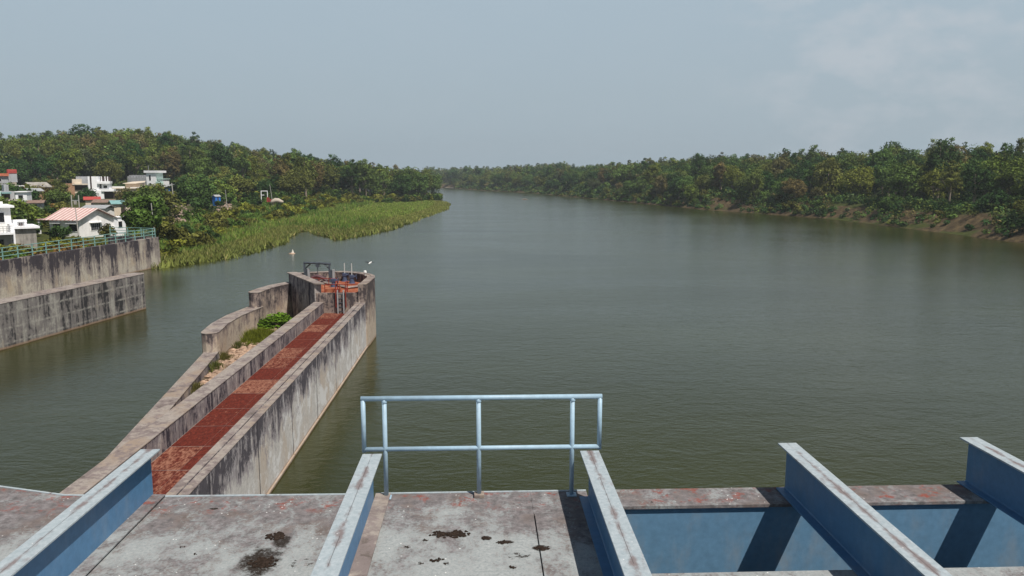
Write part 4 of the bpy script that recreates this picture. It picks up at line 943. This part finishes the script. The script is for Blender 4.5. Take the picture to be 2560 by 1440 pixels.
def wood():
    rng = np.random.default_rng(11); cand = []
    def samp(x0, x1, y0, y1): return lambda: (rng.uniform(x0, x1), rng.uniform(y0, y1))
    allp = [(p, 'L') for p in poisson(rng, 16000, samp(-330, -8, 170, 520), 6.2)] + [(p, 'R') for p in poisson(rng, 16000, samp(-60, 230, 95, 760), 5.7)]
    X = np.array([p[0][0] for p in allp]); Y = np.array([p[0][1] for p in allp]); Z = ground(X, Y)
    dR, _ = seg_dist(X, Y, RIVER, True); ins = inside(X, Y, RIVER); dB, sB = seg_dist(X, Y, BUSH, False); tB = dB * sB
    for i, (p, side) in enumerate(allp):
        x, y = p; z = float(Z[i]); r = math.hypot(x, y)
        if ins[i] or z < .15: continue
        u, vb = proj((x, y, z))
        if side == 'L':
            if tB[i] < (30 if u < 700 else 9 if u < 980 else 0.5) or u > 1250 or u < -260: continue
            hill = 300 if u < 450 else np.interp(u, [450, 620, 800, 950, 1110], [280, 255, 228, 228, 240])
            if r < hill or r > 425: continue
        else:
            xm = np.interp(y, [0, 300, 600, 800], [20, 30, -30, -120])
            if x < xm or dR[i] < 3.5 or dR[i] > 78 or u > 2860: continue
            bare = any(a < u < b for a, b in ((1770, 1865), (2060, 2190), (2255, 2480), (2500, 2560)))
            if dR[i] < (9.5 if bare else 2.6): continue
            if u < 1120 and y < 700: continue
        cand.append([r, x, y, z, u, side, float(dR[i])])
    cand.sort(); top = np.full(4000, 2000.0); vis, rest = [], []
    prng = random.Random(21)
    for r, x, y, z, u, side, dr in cand:
        if side == 'L':
            k = prng.choices(['round', 'broad', 'tall', 'slim', 'loose'], [4, 3, 4, 1.5, 1.5])[0]
            hue = prng.choices(list(GREEN), [2.4, 3.6, 3.2, 1.8, 1.2, .8])[0]; s = prng.uniform(.85, 1.18)
        else:
            k = prng.choices(['round', 'broad', 'tall', 'slim', 'loose', 'spire'], [5, 4, 2.5, 1, .8, .25])[0]
            hue = prng.choices(list(GREEN), [3.6, 3.8, 2.6, .7, .8, .8])[0]; s = prng.uniform(.72, 1.02)
            if dr < 12: s *= .78; k = prng.choice(['low', 'round', 'broad', 'low'])
        key = (k, prng.randrange(1 if k in ('spire', 'loose') else 2)); sz = prng.uniform(.9, 1.12)
        if side == 'L' and blocked(u - 17, u + 17, -999, proj((x, y, z + 3))[1], r): continue
        cap = float(sky_z(u, r, SKY_L if side == 'L' else SKY_R)) + prng.uniform(-1.5, 2.2) - z   # no crown stands above the ridge line of its bank
        if TOPZ[key] * s * sz > cap: s = max(.55, cap / (TOPZ[key] * sz))
        t = proj((x, y, z + TOPZ[key] * s * sz))[1]; b = proj((x, y, z + SPEC[k][2] * s * .8))[1]; w = SPEC[k][0] * s * F / (r * .93)
        i0, i1 = int(max(0, u - w * .7) + 500), int(max(0, u + w * .7) + 501)
        seg = top[i0:i1]
        frac = float(np.mean(np.clip((seg - t) / max(b - t, 1), 0, 1))) if len(seg) and -w < u < 2560 + w else 0.0
        top[i0:i1] = np.minimum(seg, t + (b - t) * .12)
        (vis if frac > .14 else rest).append((frac * w * (b - t), key, (x, y, z), s, sz, hue, side, u, t, r, dr))
    vis.sort(key=lambda q: -q[0]); keep, far = vis[:285], vis[285:] + rest
    words = {'round': 'rounded', 'broad': 'broad crowned', 'tall': 'tall', 'slim': 'slender', 'loose': 'thin leaved', 'spire': 'pointed', 'low': 'low bushy'}
    for a, key, p, s, sz, hue, side, u, t, r, dr in keep:
        sk = np.interp(u, [q for q, _ in (SKY_L if side == 'L' else SKY_R)], [q for _, q in (SKY_L if side == 'L' else SKY_R)])
        if side == 'L': where = 'on the skyline of the left hill' if t < sk + 14 else ('on the wooded left hillside above the village' if u < 480 else 'in the left wood above the reeds')
        else: where = 'at the water edge of the right bank' if dr < 16 else ('on the skyline of the right bank' if t < sk + 12 else 'in the middle of the right bank wood')
        lab = '%s %s tree %s' % (words[key[0]], hue, where)
        tree(key, p, s, hue, lab, lab, sz=sz)
    # the rest of the wood reads as one mass
    V, T, Hh = [], [], []
    for a, key, p, s, sz, hue, side, u, t, r, dr in far:
        if p[1] < 60: continue
        v, ti = LOW[key]; an = prng.uniform(0, 6.28); c, sn = math.cos(an), math.sin(an)
        M = np.array([[c * s, -sn * s, 0], [sn * s, c * s, 0], [0, 0, s * sz]]); V.append(v @ M.T + np.array(p)); T.append(ti); f = prng.uniform(.8, 1.2); Hh.append(np.tile(np.array(GREEN[hue]) * f, (len(ti), 1)))
    frng = np.random.default_rng(77)
    for x, y in poisson(frng, 12000, lambda: (frng.uniform(-420, 120), frng.uniform(420, 1250)), 8.0):
        d, _ = seg_dist(np.array([x]), np.array([y]), RIVER, True)
        if inside(np.array([x]), np.array([y]), RIVER)[0] or d[0] < 6: continue
        u, _ = proj((x, y, 10))
        if not 1060 < u < 1420 or (y < 640 and u > 1130): continue
        key = prng.choice(list(LOW)); 
        if key[0] in ('spire', 'low'): continue
        v, ti = LOW[key]; s = prng.uniform(.85, 1.15) * (1 + .25 * float(smooth(850, 1150, y))); V.append(v * s + np.array([x, y, gz(x, y) + 1.0])); T.append(ti); hue = prng.choice(list(GREEN)); Hh.append(np.tile(np.array(GREEN[hue]), (len(ti), 1)))
    o = link('far_wood', np_mesh('far_wood', np.concatenate(V), 4, 'foliage_mass', {'tint': np.concatenate(T), 'hue': np.concatenate(Hh)})); tag(o, 'far off woods closing the river bend and the depth of both banks', 'woods', kind='stuff')
    print('TREES', len(keep), len(far))
wood()
def undergrowth():
    rng = np.random.default_rng(91); n = 52000
    d0 = rng.normal(size=(60, 3)); V, T, Hh = [], [], []
    for side, (x0, x1, y0, y1), num in (('L', (-260, -10, 175, 400), 5600), ('R', (-60, 150, 95, 720), 70000)):
        X = rng.uniform(x0, x1, num); Y = rng.uniform(y0, y1, num); Z = ground(X, Y); d, _ = seg_dist(X, Y, RIVER, True); ins = inside(X, Y, RIVER); b, sg = seg_dist(X, Y, BUSH, False); t = b * sg
        r = np.hypot(X, Y); az = np.arctan2(X, Y) - YAW; u = 1280 + F * np.tan(np.clip(az, -1.2, 1.2)); ok = ~ins & (Z > .2)
        if side == 'L': ok &= (t > np.where(u < 700, 26, 9)) & (u > -60) & (u < 1120) & (r > np.interp(u, [450, 620, 800, 950], [290, 258, 225, 215])) & (r < 400)
        else:
            bare = np.zeros(num, bool)
            for a, c in ((1770, 1865), (2060, 2190), (2255, 2480)): bare |= (u > a) & (u < c)
            ok &= (X > np.interp(Y, [0, 300, 600, 800], [20, 30, -30, -120])) & (d > np.where(bare & (rng.random(num) < .82), 8.5, .4)) & (d < 40) & ((d < 13) | (rng.random(num) < .22)) & (rng.random(num) < np.clip(420 / r, .4, 1)) & (u < 2700)
        for x, y, z, dd, rr in zip(X[ok], Y[ok], Z[ok], d[ok], r[ok]):
            s = rng.uniform(.9, 2.0) * (.5 + .5 * min(1, dd / 9)); k = 40; q = rng.normal(size=(k, 3)); q /= np.linalg.norm(q, axis=1)[:, None]
            p = np.array([x, y, z + s * .55]) + q * s * np.array([1, 1, .75]) * rng.uniform(.6, 1, (k, 1)); nn = q + rng.normal(size=(k, 3)) * .5 + np.array([0, 0, .4]); nn /= np.linalg.norm(nn, axis=1)[:, None]
            tt = np.cross(nn, rng.normal(size=(k, 3))); tt /= np.linalg.norm(tt, axis=1)[:, None]; bb = np.cross(nn, tt); sz = (rng.uniform(.16, .34, k) * (.8 + rr / 700))[:, None]
            V.append(np.stack([p - tt * sz, p - bb * sz * .6, p + tt * sz, p + bb * sz * .6], 1).reshape(-1, 3)); T.append(np.clip(rng.uniform(.1, .9) + rng.uniform(-.2, .2, k), 0, 1))
            hue = GREEN[list(GREEN)[int(rng.choice(6, p=[.50, .28, .12, .03, .02, .05]))]]; Hh.append(np.tile(np.array(hue), (k, 1)))
    o = link('undergrowth', np_mesh('undergrowth', np.concatenate(V), 4, 'foliage_mass', {'tint': np.concatenate(T), 'hue': np.concatenate(Hh)})); tag(o, 'tangled undergrowth between the trees of both wooded banks', 'undergrowth', kind='stuff')
undergrowth()

BMESH = []
def make_bushes():
    for v in range(5):
        rng = np.random.default_rng(300 + v); n = 20
        c = clumps(rng, n, 1.35, 1.9, .1, fill=.4); cr = rng.uniform(.34, .62, n)
        V, T = leaves(rng, c, cr, 52, .20, .85); me = np_mesh('bush', V, 4, 'foliage', {'tint': T}); BMESH.append(me)
make_bushes()
BUSHHUE = {'yellow green': (.175, .185, .030), 'bright green': (.095, .160, .034), 'dark green': (.045, .082, .024), 'rusty': (.20, .12, .04), 'olive': (.130, .132, .034)}
def bush(p, s, hue, lab, group, rng, sz=1.0, name='bush'):
    o = link(name, BMESH[rng.randrange(5)]); o.location = p; o.rotation_euler = (0, 0, rng.uniform(0, 6.28)); o.scale = (s, s, s * sz); b = BUSHHUE[hue]; f = rng.uniform(.8, 1.2)
    o.color = (b[0] * f, b[1] * f, b[2] * f, 1); return tag(o, lab, 'bush', group)
def scrub():
    rng = random.Random(8); nr = np.random.default_rng(8); n = 0
    # shrubs between the reeds and the wood, and round the village
    pts = poisson(nr, 13000, lambda: (nr.uniform(-150, -12), nr.uniform(96, 400)), 2.9); X = np.array([p[0] for p in pts]); Y = np.array([p[1] for p in pts]); Z = ground(X, Y)
    db, sb = seg_dist(X, Y, BUSH, False); t = db * sb; ins = inside(X, Y, RIVER)
    cand = []
    for i, (x, y) in enumerate(pts):
        r = math.hypot(x, y)
        if ins[i] or t[i] < (-2.5 if 104 < Y[i] < 240 else -3.0 if Y[i] > 290 else 1.0) or r > (300 if x < -45 else 405): continue
        u, v = proj((x, y, Z[i]))
        if u < -60 or u > 1125: continue
        s = rng.uniform(.9, 1.7) * (1.15 if t[i] > 14 else .85)
        if u < 330: s *= .8
        w = 1.7 * s * F / (r * .9); vt = proj((x, y, Z[i] + 2.4 * s))[1]
        if blocked(u - w * .8, u + w * .8, vt, v, r): continue
        if 425 < u < 490 and 520 < v < 575 or 535 < u < 590 and 515 < v < 548: continue
        cand.append((r, x, y, float(Z[i]), s, u, v, t[i]))
    cand.sort()
    mass = []
    def hide(q): return q[4] / q[0] * (1.5 if q[7] < 12 else 1) * rng.uniform(.8, 1.2)
    cand.sort(key=hide, reverse=True)
    for ci, (r, x, y, z, s, u, v, tt) in enumerate(cand):
        if tt < 10: hue = rng.choices(['yellow green', 'bright green', 'olive', 'dark green'], [4, 3, 3, 2])[0]; where = 'along the upper edge of the reeds'
        elif u < 330: hue = rng.choices(['rusty', 'olive', 'bright green', 'dark green', 'yellow green'], [1.2, 3, 3, 3, 2])[0]; where = 'among the village houses'
        else: hue = rng.choices(['dark green', 'bright green', 'olive', 'yellow green'], [4.5, 2.5, 2, 1])[0]; where = 'on the rough slope below the left wood'
        if ci > 290: mass.append((x, y, z, s, hue)); continue
        if s > 1.6 or (tt > 22 and rng.random() < .55):
            lab = 'small %s tree %s' % ({'bright green': 'mid green', 'rusty': 'brownish'}.get(hue, hue), where)
            tree(('low', rng.randrange(2)), (x, y, z), s * .62, {'bright green': 'mid green', 'rusty': 'brownish'}.get(hue, hue), lab, lab, name='small_tree')
        else: bush((x, y, z - .2), s, hue, '%s bush %s' % (hue, where), '%s bushes %s' % (hue, where), rng, rng.uniform(.8, 1.1))
    V, T, Hh = [], [], []
    mv = []
    for me in BMESH:
        a = np.empty(len(me.vertices) * 3, np.float32); me.vertices.foreach_get('co', a); ti = np.empty(len(me.polygons), np.float32); me.attributes['tint'].data.foreach_get('value', ti); a = a.reshape(-1, 4, 3)[::2]; c = a.mean(1, keepdims=True); mv.append((((a - c) * 1.35 + c).reshape(-1, 3), ti[::2]))
    for x, y, z, s, hue in mass:
        v, ti = mv[rng.randrange(5)]; an = rng.uniform(0, 6.28); c, sn = math.cos(an) * s, math.sin(an) * s
        V.append(v @ np.array([[c, -sn, 0], [sn, c, 0], [0, 0, s]]).T + np.array([x, y, z - .2])); T.append(ti); Hh.append(np.tile(np.array(BUSHHUE[hue]) * rng.uniform(.8, 1.2), (len(ti), 1)))
    if V: tag(link('shrubbery', np_mesh('shrubbery', np.concatenate(V), 4, 'foliage_mass', {'tint': np.concatenate(T), 'hue': np.concatenate(Hh)})), 'dense shrubbery filling the slope between the reeds and the left wood', 'shrubbery', kind='stuff')
    print('SCRUB', len(cand), len(mass))
    # creepers and broad leaved shrubs right behind the retaining wall
    for k in range(110):
        px = rng.choice([rng.uniform(-10, 330), rng.uniform(-10, 175)]); d = rng.uniform(78, 108) if px < 130 else rng.uniform(97, 116)
        p = at_dist(px, 600, d); x, y = p[0], p[1]
        bq = seg_dist(np.array([x]), np.array([y]), BUSH, False)
        if bq[0][0] * bq[1][0] < 2.2 or inside(np.array([x]), np.array([y]), RIVER)[0]: continue
        z = gz(x, y); s = rng.uniform(.75, 1.25); vt = proj((x, y, z + 2.3 * s))[1]; u = proj((x, y, z))[0]; w = 1.5 * s * F / (d * .85)
        lim = 588 if u < 105 else 574 if u < 330 else 540
        while vt < lim and s > .35: s *= .9; vt = proj((x, y, z + 2.3 * s * .8))[1]
        hue = rng.choice(['yellow green', 'yellow green', 'olive', 'bright green', 'rusty', 'rusty'])
        bush((x, y, z - .1), s, hue, '%s creeper bush right behind the green railing' % hue, '%s bushes behind the railing' % hue, rng, .8)
    for px, py, d, s, hue, lab in ((151, 594, 125, .95, 'dark green', 'dark round bush covering the porch of the striped roof house'), (268, 586, 124, .8, 'olive', 'small bush against the gable wall of the striped roof house'), (352, 575, 112, 1.5, 'bright green', 'large leafy bush left of the railing corner'), (425, 600, 112, 1.25, 'olive', 'olive leafy bush right of the railing corner'), (547, 514, 196, .75, 'dark green', 'dark bush half hiding the little blue hut'), (370, 545, 128, 1.7, 'bright green', 'tall leafy bush behind the railing corner')):
        p = at_dist(px, py, d); bush((p[0], p[1], p[2] - .4), s, hue, lab, None, rng)
    p = at_dist(127, 520, 240); tree(('slim', 0), (p[0], p[1], p[2] - 1), .62, 'brownish', 'thin reddish brown half bare tree between the huts', None)
    p = at_dist(372, 500, 262); tree(('low', 0), (p[0], p[1], p[2] - .8), .55, 'dark green', 'dark round tree in front of the tall white house', None)
    p = at_dist(212, 500, 235); tree(('low', 1), (p[0], p[1], p[2] - 1.0), .75, 'dark green', 'dark spreading tree left of the white two storey house', None)
    # scrub on the bare cut slope of the right bank
    pts = poisson(nr, 5000, lambda: (nr.uniform(30, 125), nr.uniform(100, 470)), 3.6); X = np.array([p[0] for p in pts]); Y = np.array([p[1] for p in pts]); Z = ground(X, Y); d, _ = seg_dist(X, Y, RIVER, True); ins = inside(X, Y, RIVER)
    c = 0
    for i, (x, y) in enumerate(pts):
        if ins[i] or not .6 < d[i] < 13 or x < 20: continue
        u, v = proj((x, y, Z[i]))
        if u > 2700: continue
        bare = any(a < u < b for a, b in ((1770, 1865), (2060, 2190), (2255, 2480), (2500, 2560)))
        if rng.random() < (.62 if bare else .12): continue
        if c > 85: break
        c += 1; hue = rng.choices(['dark green', 'olive', 'bright green', 'rusty'], [4, 2.5, 1.5, .6])[0]
        bush((x, y, float(Z[i]) - .3), rng.uniform(.7, 1.35) if not bare else rng.uniform(.45, .85), hue, '%s bush on the earth slope of the right bank' % hue, '%s bushes on the right bank' % hue, rng)
scrub()

def reeds():
    """tall grass and reeds of the left flat, uncountable"""
    rng = np.random.default_rng(5); N = 60000
    X = rng.uniform(-62, -9, N * 3); Y = rng.uniform(96, 345, N * 3); d, _ = seg_dist(X, Y, RIVER, True); ins = inside(X, Y, RIVER); b, s = seg_dist(X, Y, BUSH, False); t = b * s
    ok = ((~ins) | (d < 2.2 * rng.random(len(X)) ** 2)) & (t < 9) & (d < 62); X, Y, d, ins = X[ok], Y[ok], d[ok], ins[ok]
    keep = rng.random(len(X)) * (1 + .5 * (wob(X + 20, Y, 5) < -.25)) < np.clip(150 / np.hypot(X, Y), .25, 1); X, Y, d, ins = X[keep], Y[keep], d[keep], ins[keep]
    gap = ins & (X > -41) & (X < -27) & (Y > 137) & (Y < 166); X, Y, d, ins = X[~gap], Y[~gap], d[~gap], ins[~gap]
    Z = np.maximum(ground(X, Y), 0) - .05; n = len(X)
    patch = wob(X, Y, 8) * .5 + wob(X + 9, Y, 3) * .35 + wob(X, Y + 5, 1.3) * .2
    edge = np.clip(1 - d / 7, 0, 1); h = (.95 + .6 * patch + .7 * rng.random(n) ** 2) * (1 - .35 * edge)
    far = smooth(175, 230, Y) * (X > -40); h *= 1 - .5 * far
    V, T, Hh = [], [], []
    g1, g2, g3, g4 = np.array([.075, .155, .030]), np.array([.195, .270, .050]), np.array([.29, .26, .10]), np.array([.19, .160, .06])
    base = g1 + (g2 - g1) * np.clip(.42 + .7 * patch + .75 * far, 0, 1)[:, None]
    base = np.where((edge > .35)[:, None], base * .55 + g4 * .55, base); base = np.where((rng.random(n) < .16)[:, None], g3, base)
    for k in range(3):
        a = rng.uniform(0, 6.28, n); w = rng.uniform(.05, .13, n) * (1 + Y / 250); lean = rng.normal(0, .42, (n, 2)) * h[:, None]; hh = h * rng.uniform(.6, 1.1, n)
        ox, oy = rng.normal(0, .22, n), rng.normal(0, .22, n)
        p0 = np.c_[X + ox - np.cos(a) * w, Y + oy - np.sin(a) * w, Z]; p1 = np.c_[X + ox + np.cos(a) * w, Y + oy + np.sin(a) * w, Z]; p2 = np.c_[X + ox + lean[:, 0], Y + oy + lean[:, 1], Z + hh]
        V.append(np.stack([p0, p1, p2], 1).reshape(-1, 3)); T.append(np.clip(rng.normal(.5, .10, n), 0, 1)); Hh.append(base * rng.uniform(.85, 1.2, (n, 1)))
    o = link('reeds', np_mesh('reeds', np.concatenate(V), 3, 'foliage_mass', {'tint': np.concatenate(T), 'hue': np.concatenate(Hh)})); tag(o, 'green and straw coloured reeds filling the flat on the left bank', 'reeds', kind='stuff')
reeds()

# ------------------------------------------------------------------ rubble and plants inside the pier, rocks on the bank
def lump(m, rng, c, r, sq=.7):
    seg = 6; k = len(m.v); rings = [(-.6, .75), (.15, 1.0), (.7, .6)]
    vs = []
    for zz, rr in rings:
        for u in range(seg):
            a = 6.28 * u / seg + zz; q = r * rr * rng.uniform(.75, 1.2); vs.append((c[0] + q * math.cos(a), c[1] + q * math.sin(a), c[2] + zz * r * sq * rng.uniform(.8, 1.2)))
    vs.append((c[0], c[1], c[2] + r * sq)); f = []
    for i in range(2):
        for u in range(seg): f.append((i * seg + u, i * seg + (u + 1) % seg, (i + 1) * seg + (u + 1) % seg, (i + 1) * seg + u))
    for u in range(seg): f.append((2 * seg + u, 2 * seg + (u + 1) % seg, 3 * seg))
    m.add(vs, f)
def pier_fill():
    rng = random.Random(3); poly = [(-11.1, 24), (-11.1, 50), (-13.6, 55.6), (-14.4, 53.5), (-14.9, 49), (-14.7, 44), (-12.8, 29)]
    m = MB(); n = 0
    while n < 1100:
        x, y = rng.uniform(-15.3, -11.1), rng.uniform(24, 55.5)
        if not inside(np.array([x]), np.array([y]), poly)[0]: continue
        n += 1; lump(m, rng, (x, y, 1.04), rng.choice([.10, .14, .18, .24, .3]) * rng.uniform(.7, 1.1))
    tag(m.build('rubble', 'rubble_stone'), 'loose brown stones filling the bed inside the curved guide walls', 'stones', kind='stuff')
    GV = []
    def tuft(px, py, r, h, n, col, lab):
        c = at(px, py, 1.1); g = np.random.default_rng(int(px)); X = c[0] + g.normal(0, r * .5, n); Y = c[1] + g.normal(0, r * .8, n); a = g.uniform(0, 6.28, n); w = g.uniform(.012, .03, n); hh = h * g.uniform(.5, 1.1, n) * np.exp(-((X - c[0]) ** 2 + (Y - c[1]) ** 2) / (2.2 * r * r)); le = g.normal(0, .3, (n, 2)) * hh[:, None]
        ins = inside(X, Y, poly); X, Y, a, w, hh, le = X[ins], Y[ins], a[ins], w[ins], hh[ins], le[ins]
        GV.append(0); V = np.stack([np.c_[X - np.cos(a) * w, Y - np.sin(a) * w, X * 0 + 1.05], np.c_[X + np.cos(a) * w, Y + np.sin(a) * w, X * 0 + 1.05], np.c_[X + le[:, 0], Y + le[:, 1], 1.05 + hh]], 1).reshape(-1, 3)
        GV[-1] = (V, g.uniform(.2, .9, len(X)), np.tile(np.array(col), (len(X), 1)))
    tuft(648, 846, 1.15, .75, 5200, (.13, .15, .02), 'bright yellow green grass in the middle of the stone bed')
    tuft(520, 922, .65, .6, 2200, (.10, .11, .03), 'round grass tuft near the low end of the stone bed')
    tuft(548, 897, .6, .5, 1800, (.11, .10, .03), 'straw coloured grass tuft against the low sill wall')
    tuft(590, 866, .5, .4, 1300, (.10, .11, .03), 'small grass tuft below the rounded guide wall end')
    tuft(482, 975, .5, .5, 1300, (.13, .12, .04), 'yellowed grass tuft at the narrow end of the stone bed')
    tag(link('grass', np_mesh('grass', np.concatenate([q[0] for q in GV]), 3, 'foliage_mass', {'tint': np.concatenate([q[1] for q in GV]), 'hue': np.concatenate([q[2] for q in GV])})), 'green and yellowed grass growing among the stones inside the pier', 'grass', kind='stuff')
    r2 = random.Random(6)
    for px, py, s, lab in ((700, 812, .62, 'bright leafy shrub growing inside the pier by the inner parapet'), (722, 803, .42, 'smaller bright shrub beside the nose of the pier')):
        c = at(px, py, 1.3); o = bush((c[0] - .25, c[1], 1.0), s, 'bright green', lab, None, r2, .8, 'shrub'); o.scale = (s * .8, s * 1.5, s * .75); o.color = (.11, .20, .022, 1)
    c = at(668, 800, 1.2); o = bush((c[0], c[1], 1.0), .3, 'rusty', 'brown withered shrub left of the bright leafy shrub', None, r2, .8, 'shrub')
    # rocks on the left bank below the dirt road
    m = MB()
    for k in range(240):
        px, py = (rng.gauss(458, 17), rng.gauss(546, 9)) if rng.random() < .6 else (rng.gauss(562, 15), rng.gauss(530, 5)); p = at(px, py, 2.6); lump(m, rng, (p[0], p[1], gz(p[0], p[1]) + .1), rng.uniform(.14, .42))
    tag(m.build('bank_rubble', 'bank_stone'), 'pale broken rubble on the left bank below the dirt road', 'rubble', kind='stuff')
    # sand bar at the far bend
    m = MB(); pts = [at(px, py, 0.0) for px, py in ((1112, 470), (1135, 471), (1165, 473), (1180, 472), (1150, 468.5), (1112, 466))]
    m.prism([(p[0], p[1]) for p in pts], -.5, .45); tag(m.build('sand_bank', 'sand'), kind='structure')
pier_fill()

def river_things():
    p = at(730, 634, 0); e = empty('float', p, 0, 'small pale pointed float in the water off the reed bank', 'float')
    MB().tube([(0, 0, -.15), (0, 0, .06), (0, 0, .12)], [.5, .46, .28], 10).build('hull', 'rubble_stone', e, True); MB().tube([(.1, 0, .1), (.12, 0, .34), (.1, 0, .62)], [.2, .11, .02], 7).build('peak', 'white_tarp', e)
    p = at(1313, 499, 0); e = empty('snag', p, 0, 'tiny brown snag drifting in mid river', 'snag'); r = random.Random(1); m = MB(); m.tube([(-1.6, 0, 0), (-.3, .1, .25), (1.2, 0, .05)], [.2, .3, .12], 6); m.tube([(-.2, 0, .2), (.1, .2, .8)], [.12, .04], 5); m.build('log', 'bark', e)
    # pied bird in flight
    p = at_y(925, 658, 46); e = empty('bird', p, math.radians(70), 'black and white bird flying above the round nose of the pier', 'bird')
    MB().tube([(-.20, 0, -.02), (-.12, 0, -.01), (-.04, 0, 0), (.05, 0, .015), (.11, 0, .03), (.145, 0, .05), (.175, 0, .05), (.2, 0, .045), (.25, 0, .035)], [.006, .03, .05, .055, .042, .032, .034, .02, .004], 10).build('body', 'bird_white', e, True)
    for s in (-1, 1):
        pr = [(.06, 0, .02), (.09, s * .12, .06), (.02, s * .26, .09), (-.06, s * .33, .08), (-.06, s * .2, .055), (-.05, s * .08, .03), (-.05, 0, .015)]
        MB().add(pr + [(x, y, z - .008) for x, y, z in pr], [tuple(range(7)), tuple(range(13, 6, -1))] + [(i, (i + 1) % 7, 7 + (i + 1) % 7, 7 + i) for i in range(7)]).build('wing', 'bird_black', e)
    pr = [(-.17, -.012, -.01), (-.17, .012, -.01), (-.30, .045, -.03), (-.30, -.045, -.03)]
    MB().add(pr + [(x, y, z - .006) for x, y, z in pr], [(0, 1, 2, 3), (7, 6, 5, 4), (0, 1, 5, 4), (1, 2, 6, 5), (2, 3, 7, 6), (3, 0, 4, 7)]).build('tail', 'bird_black', e)
river_things()

# ------------------------------------------------------------------ hazy air
def haze():
    m = MB(); m.box(-800, 420, -70, 1290, -4, 60); o = m.build('haze', 'sand'); o.data.materials.clear()
    mt = bpy.data.materials.new('haze_air'); mt.use_nodes = True; nt = mt.node_tree; nt.nodes.remove(nt.nodes['Principled BSDF'])
    v = nt.nodes.new('ShaderNodeVolumePrincipled'); v.inputs['Color'].default_value = (.80, .87, .93, 1); v.inputs['Density'].default_value = 0.00028; v.inputs['Anisotropy'].default_value = 0.2
    nt.links.new(v.outputs[0], nt.nodes['Material Output'].inputs['Volume']); o.data.materials.append(mt); tag(o, kind='stuff')
haze()
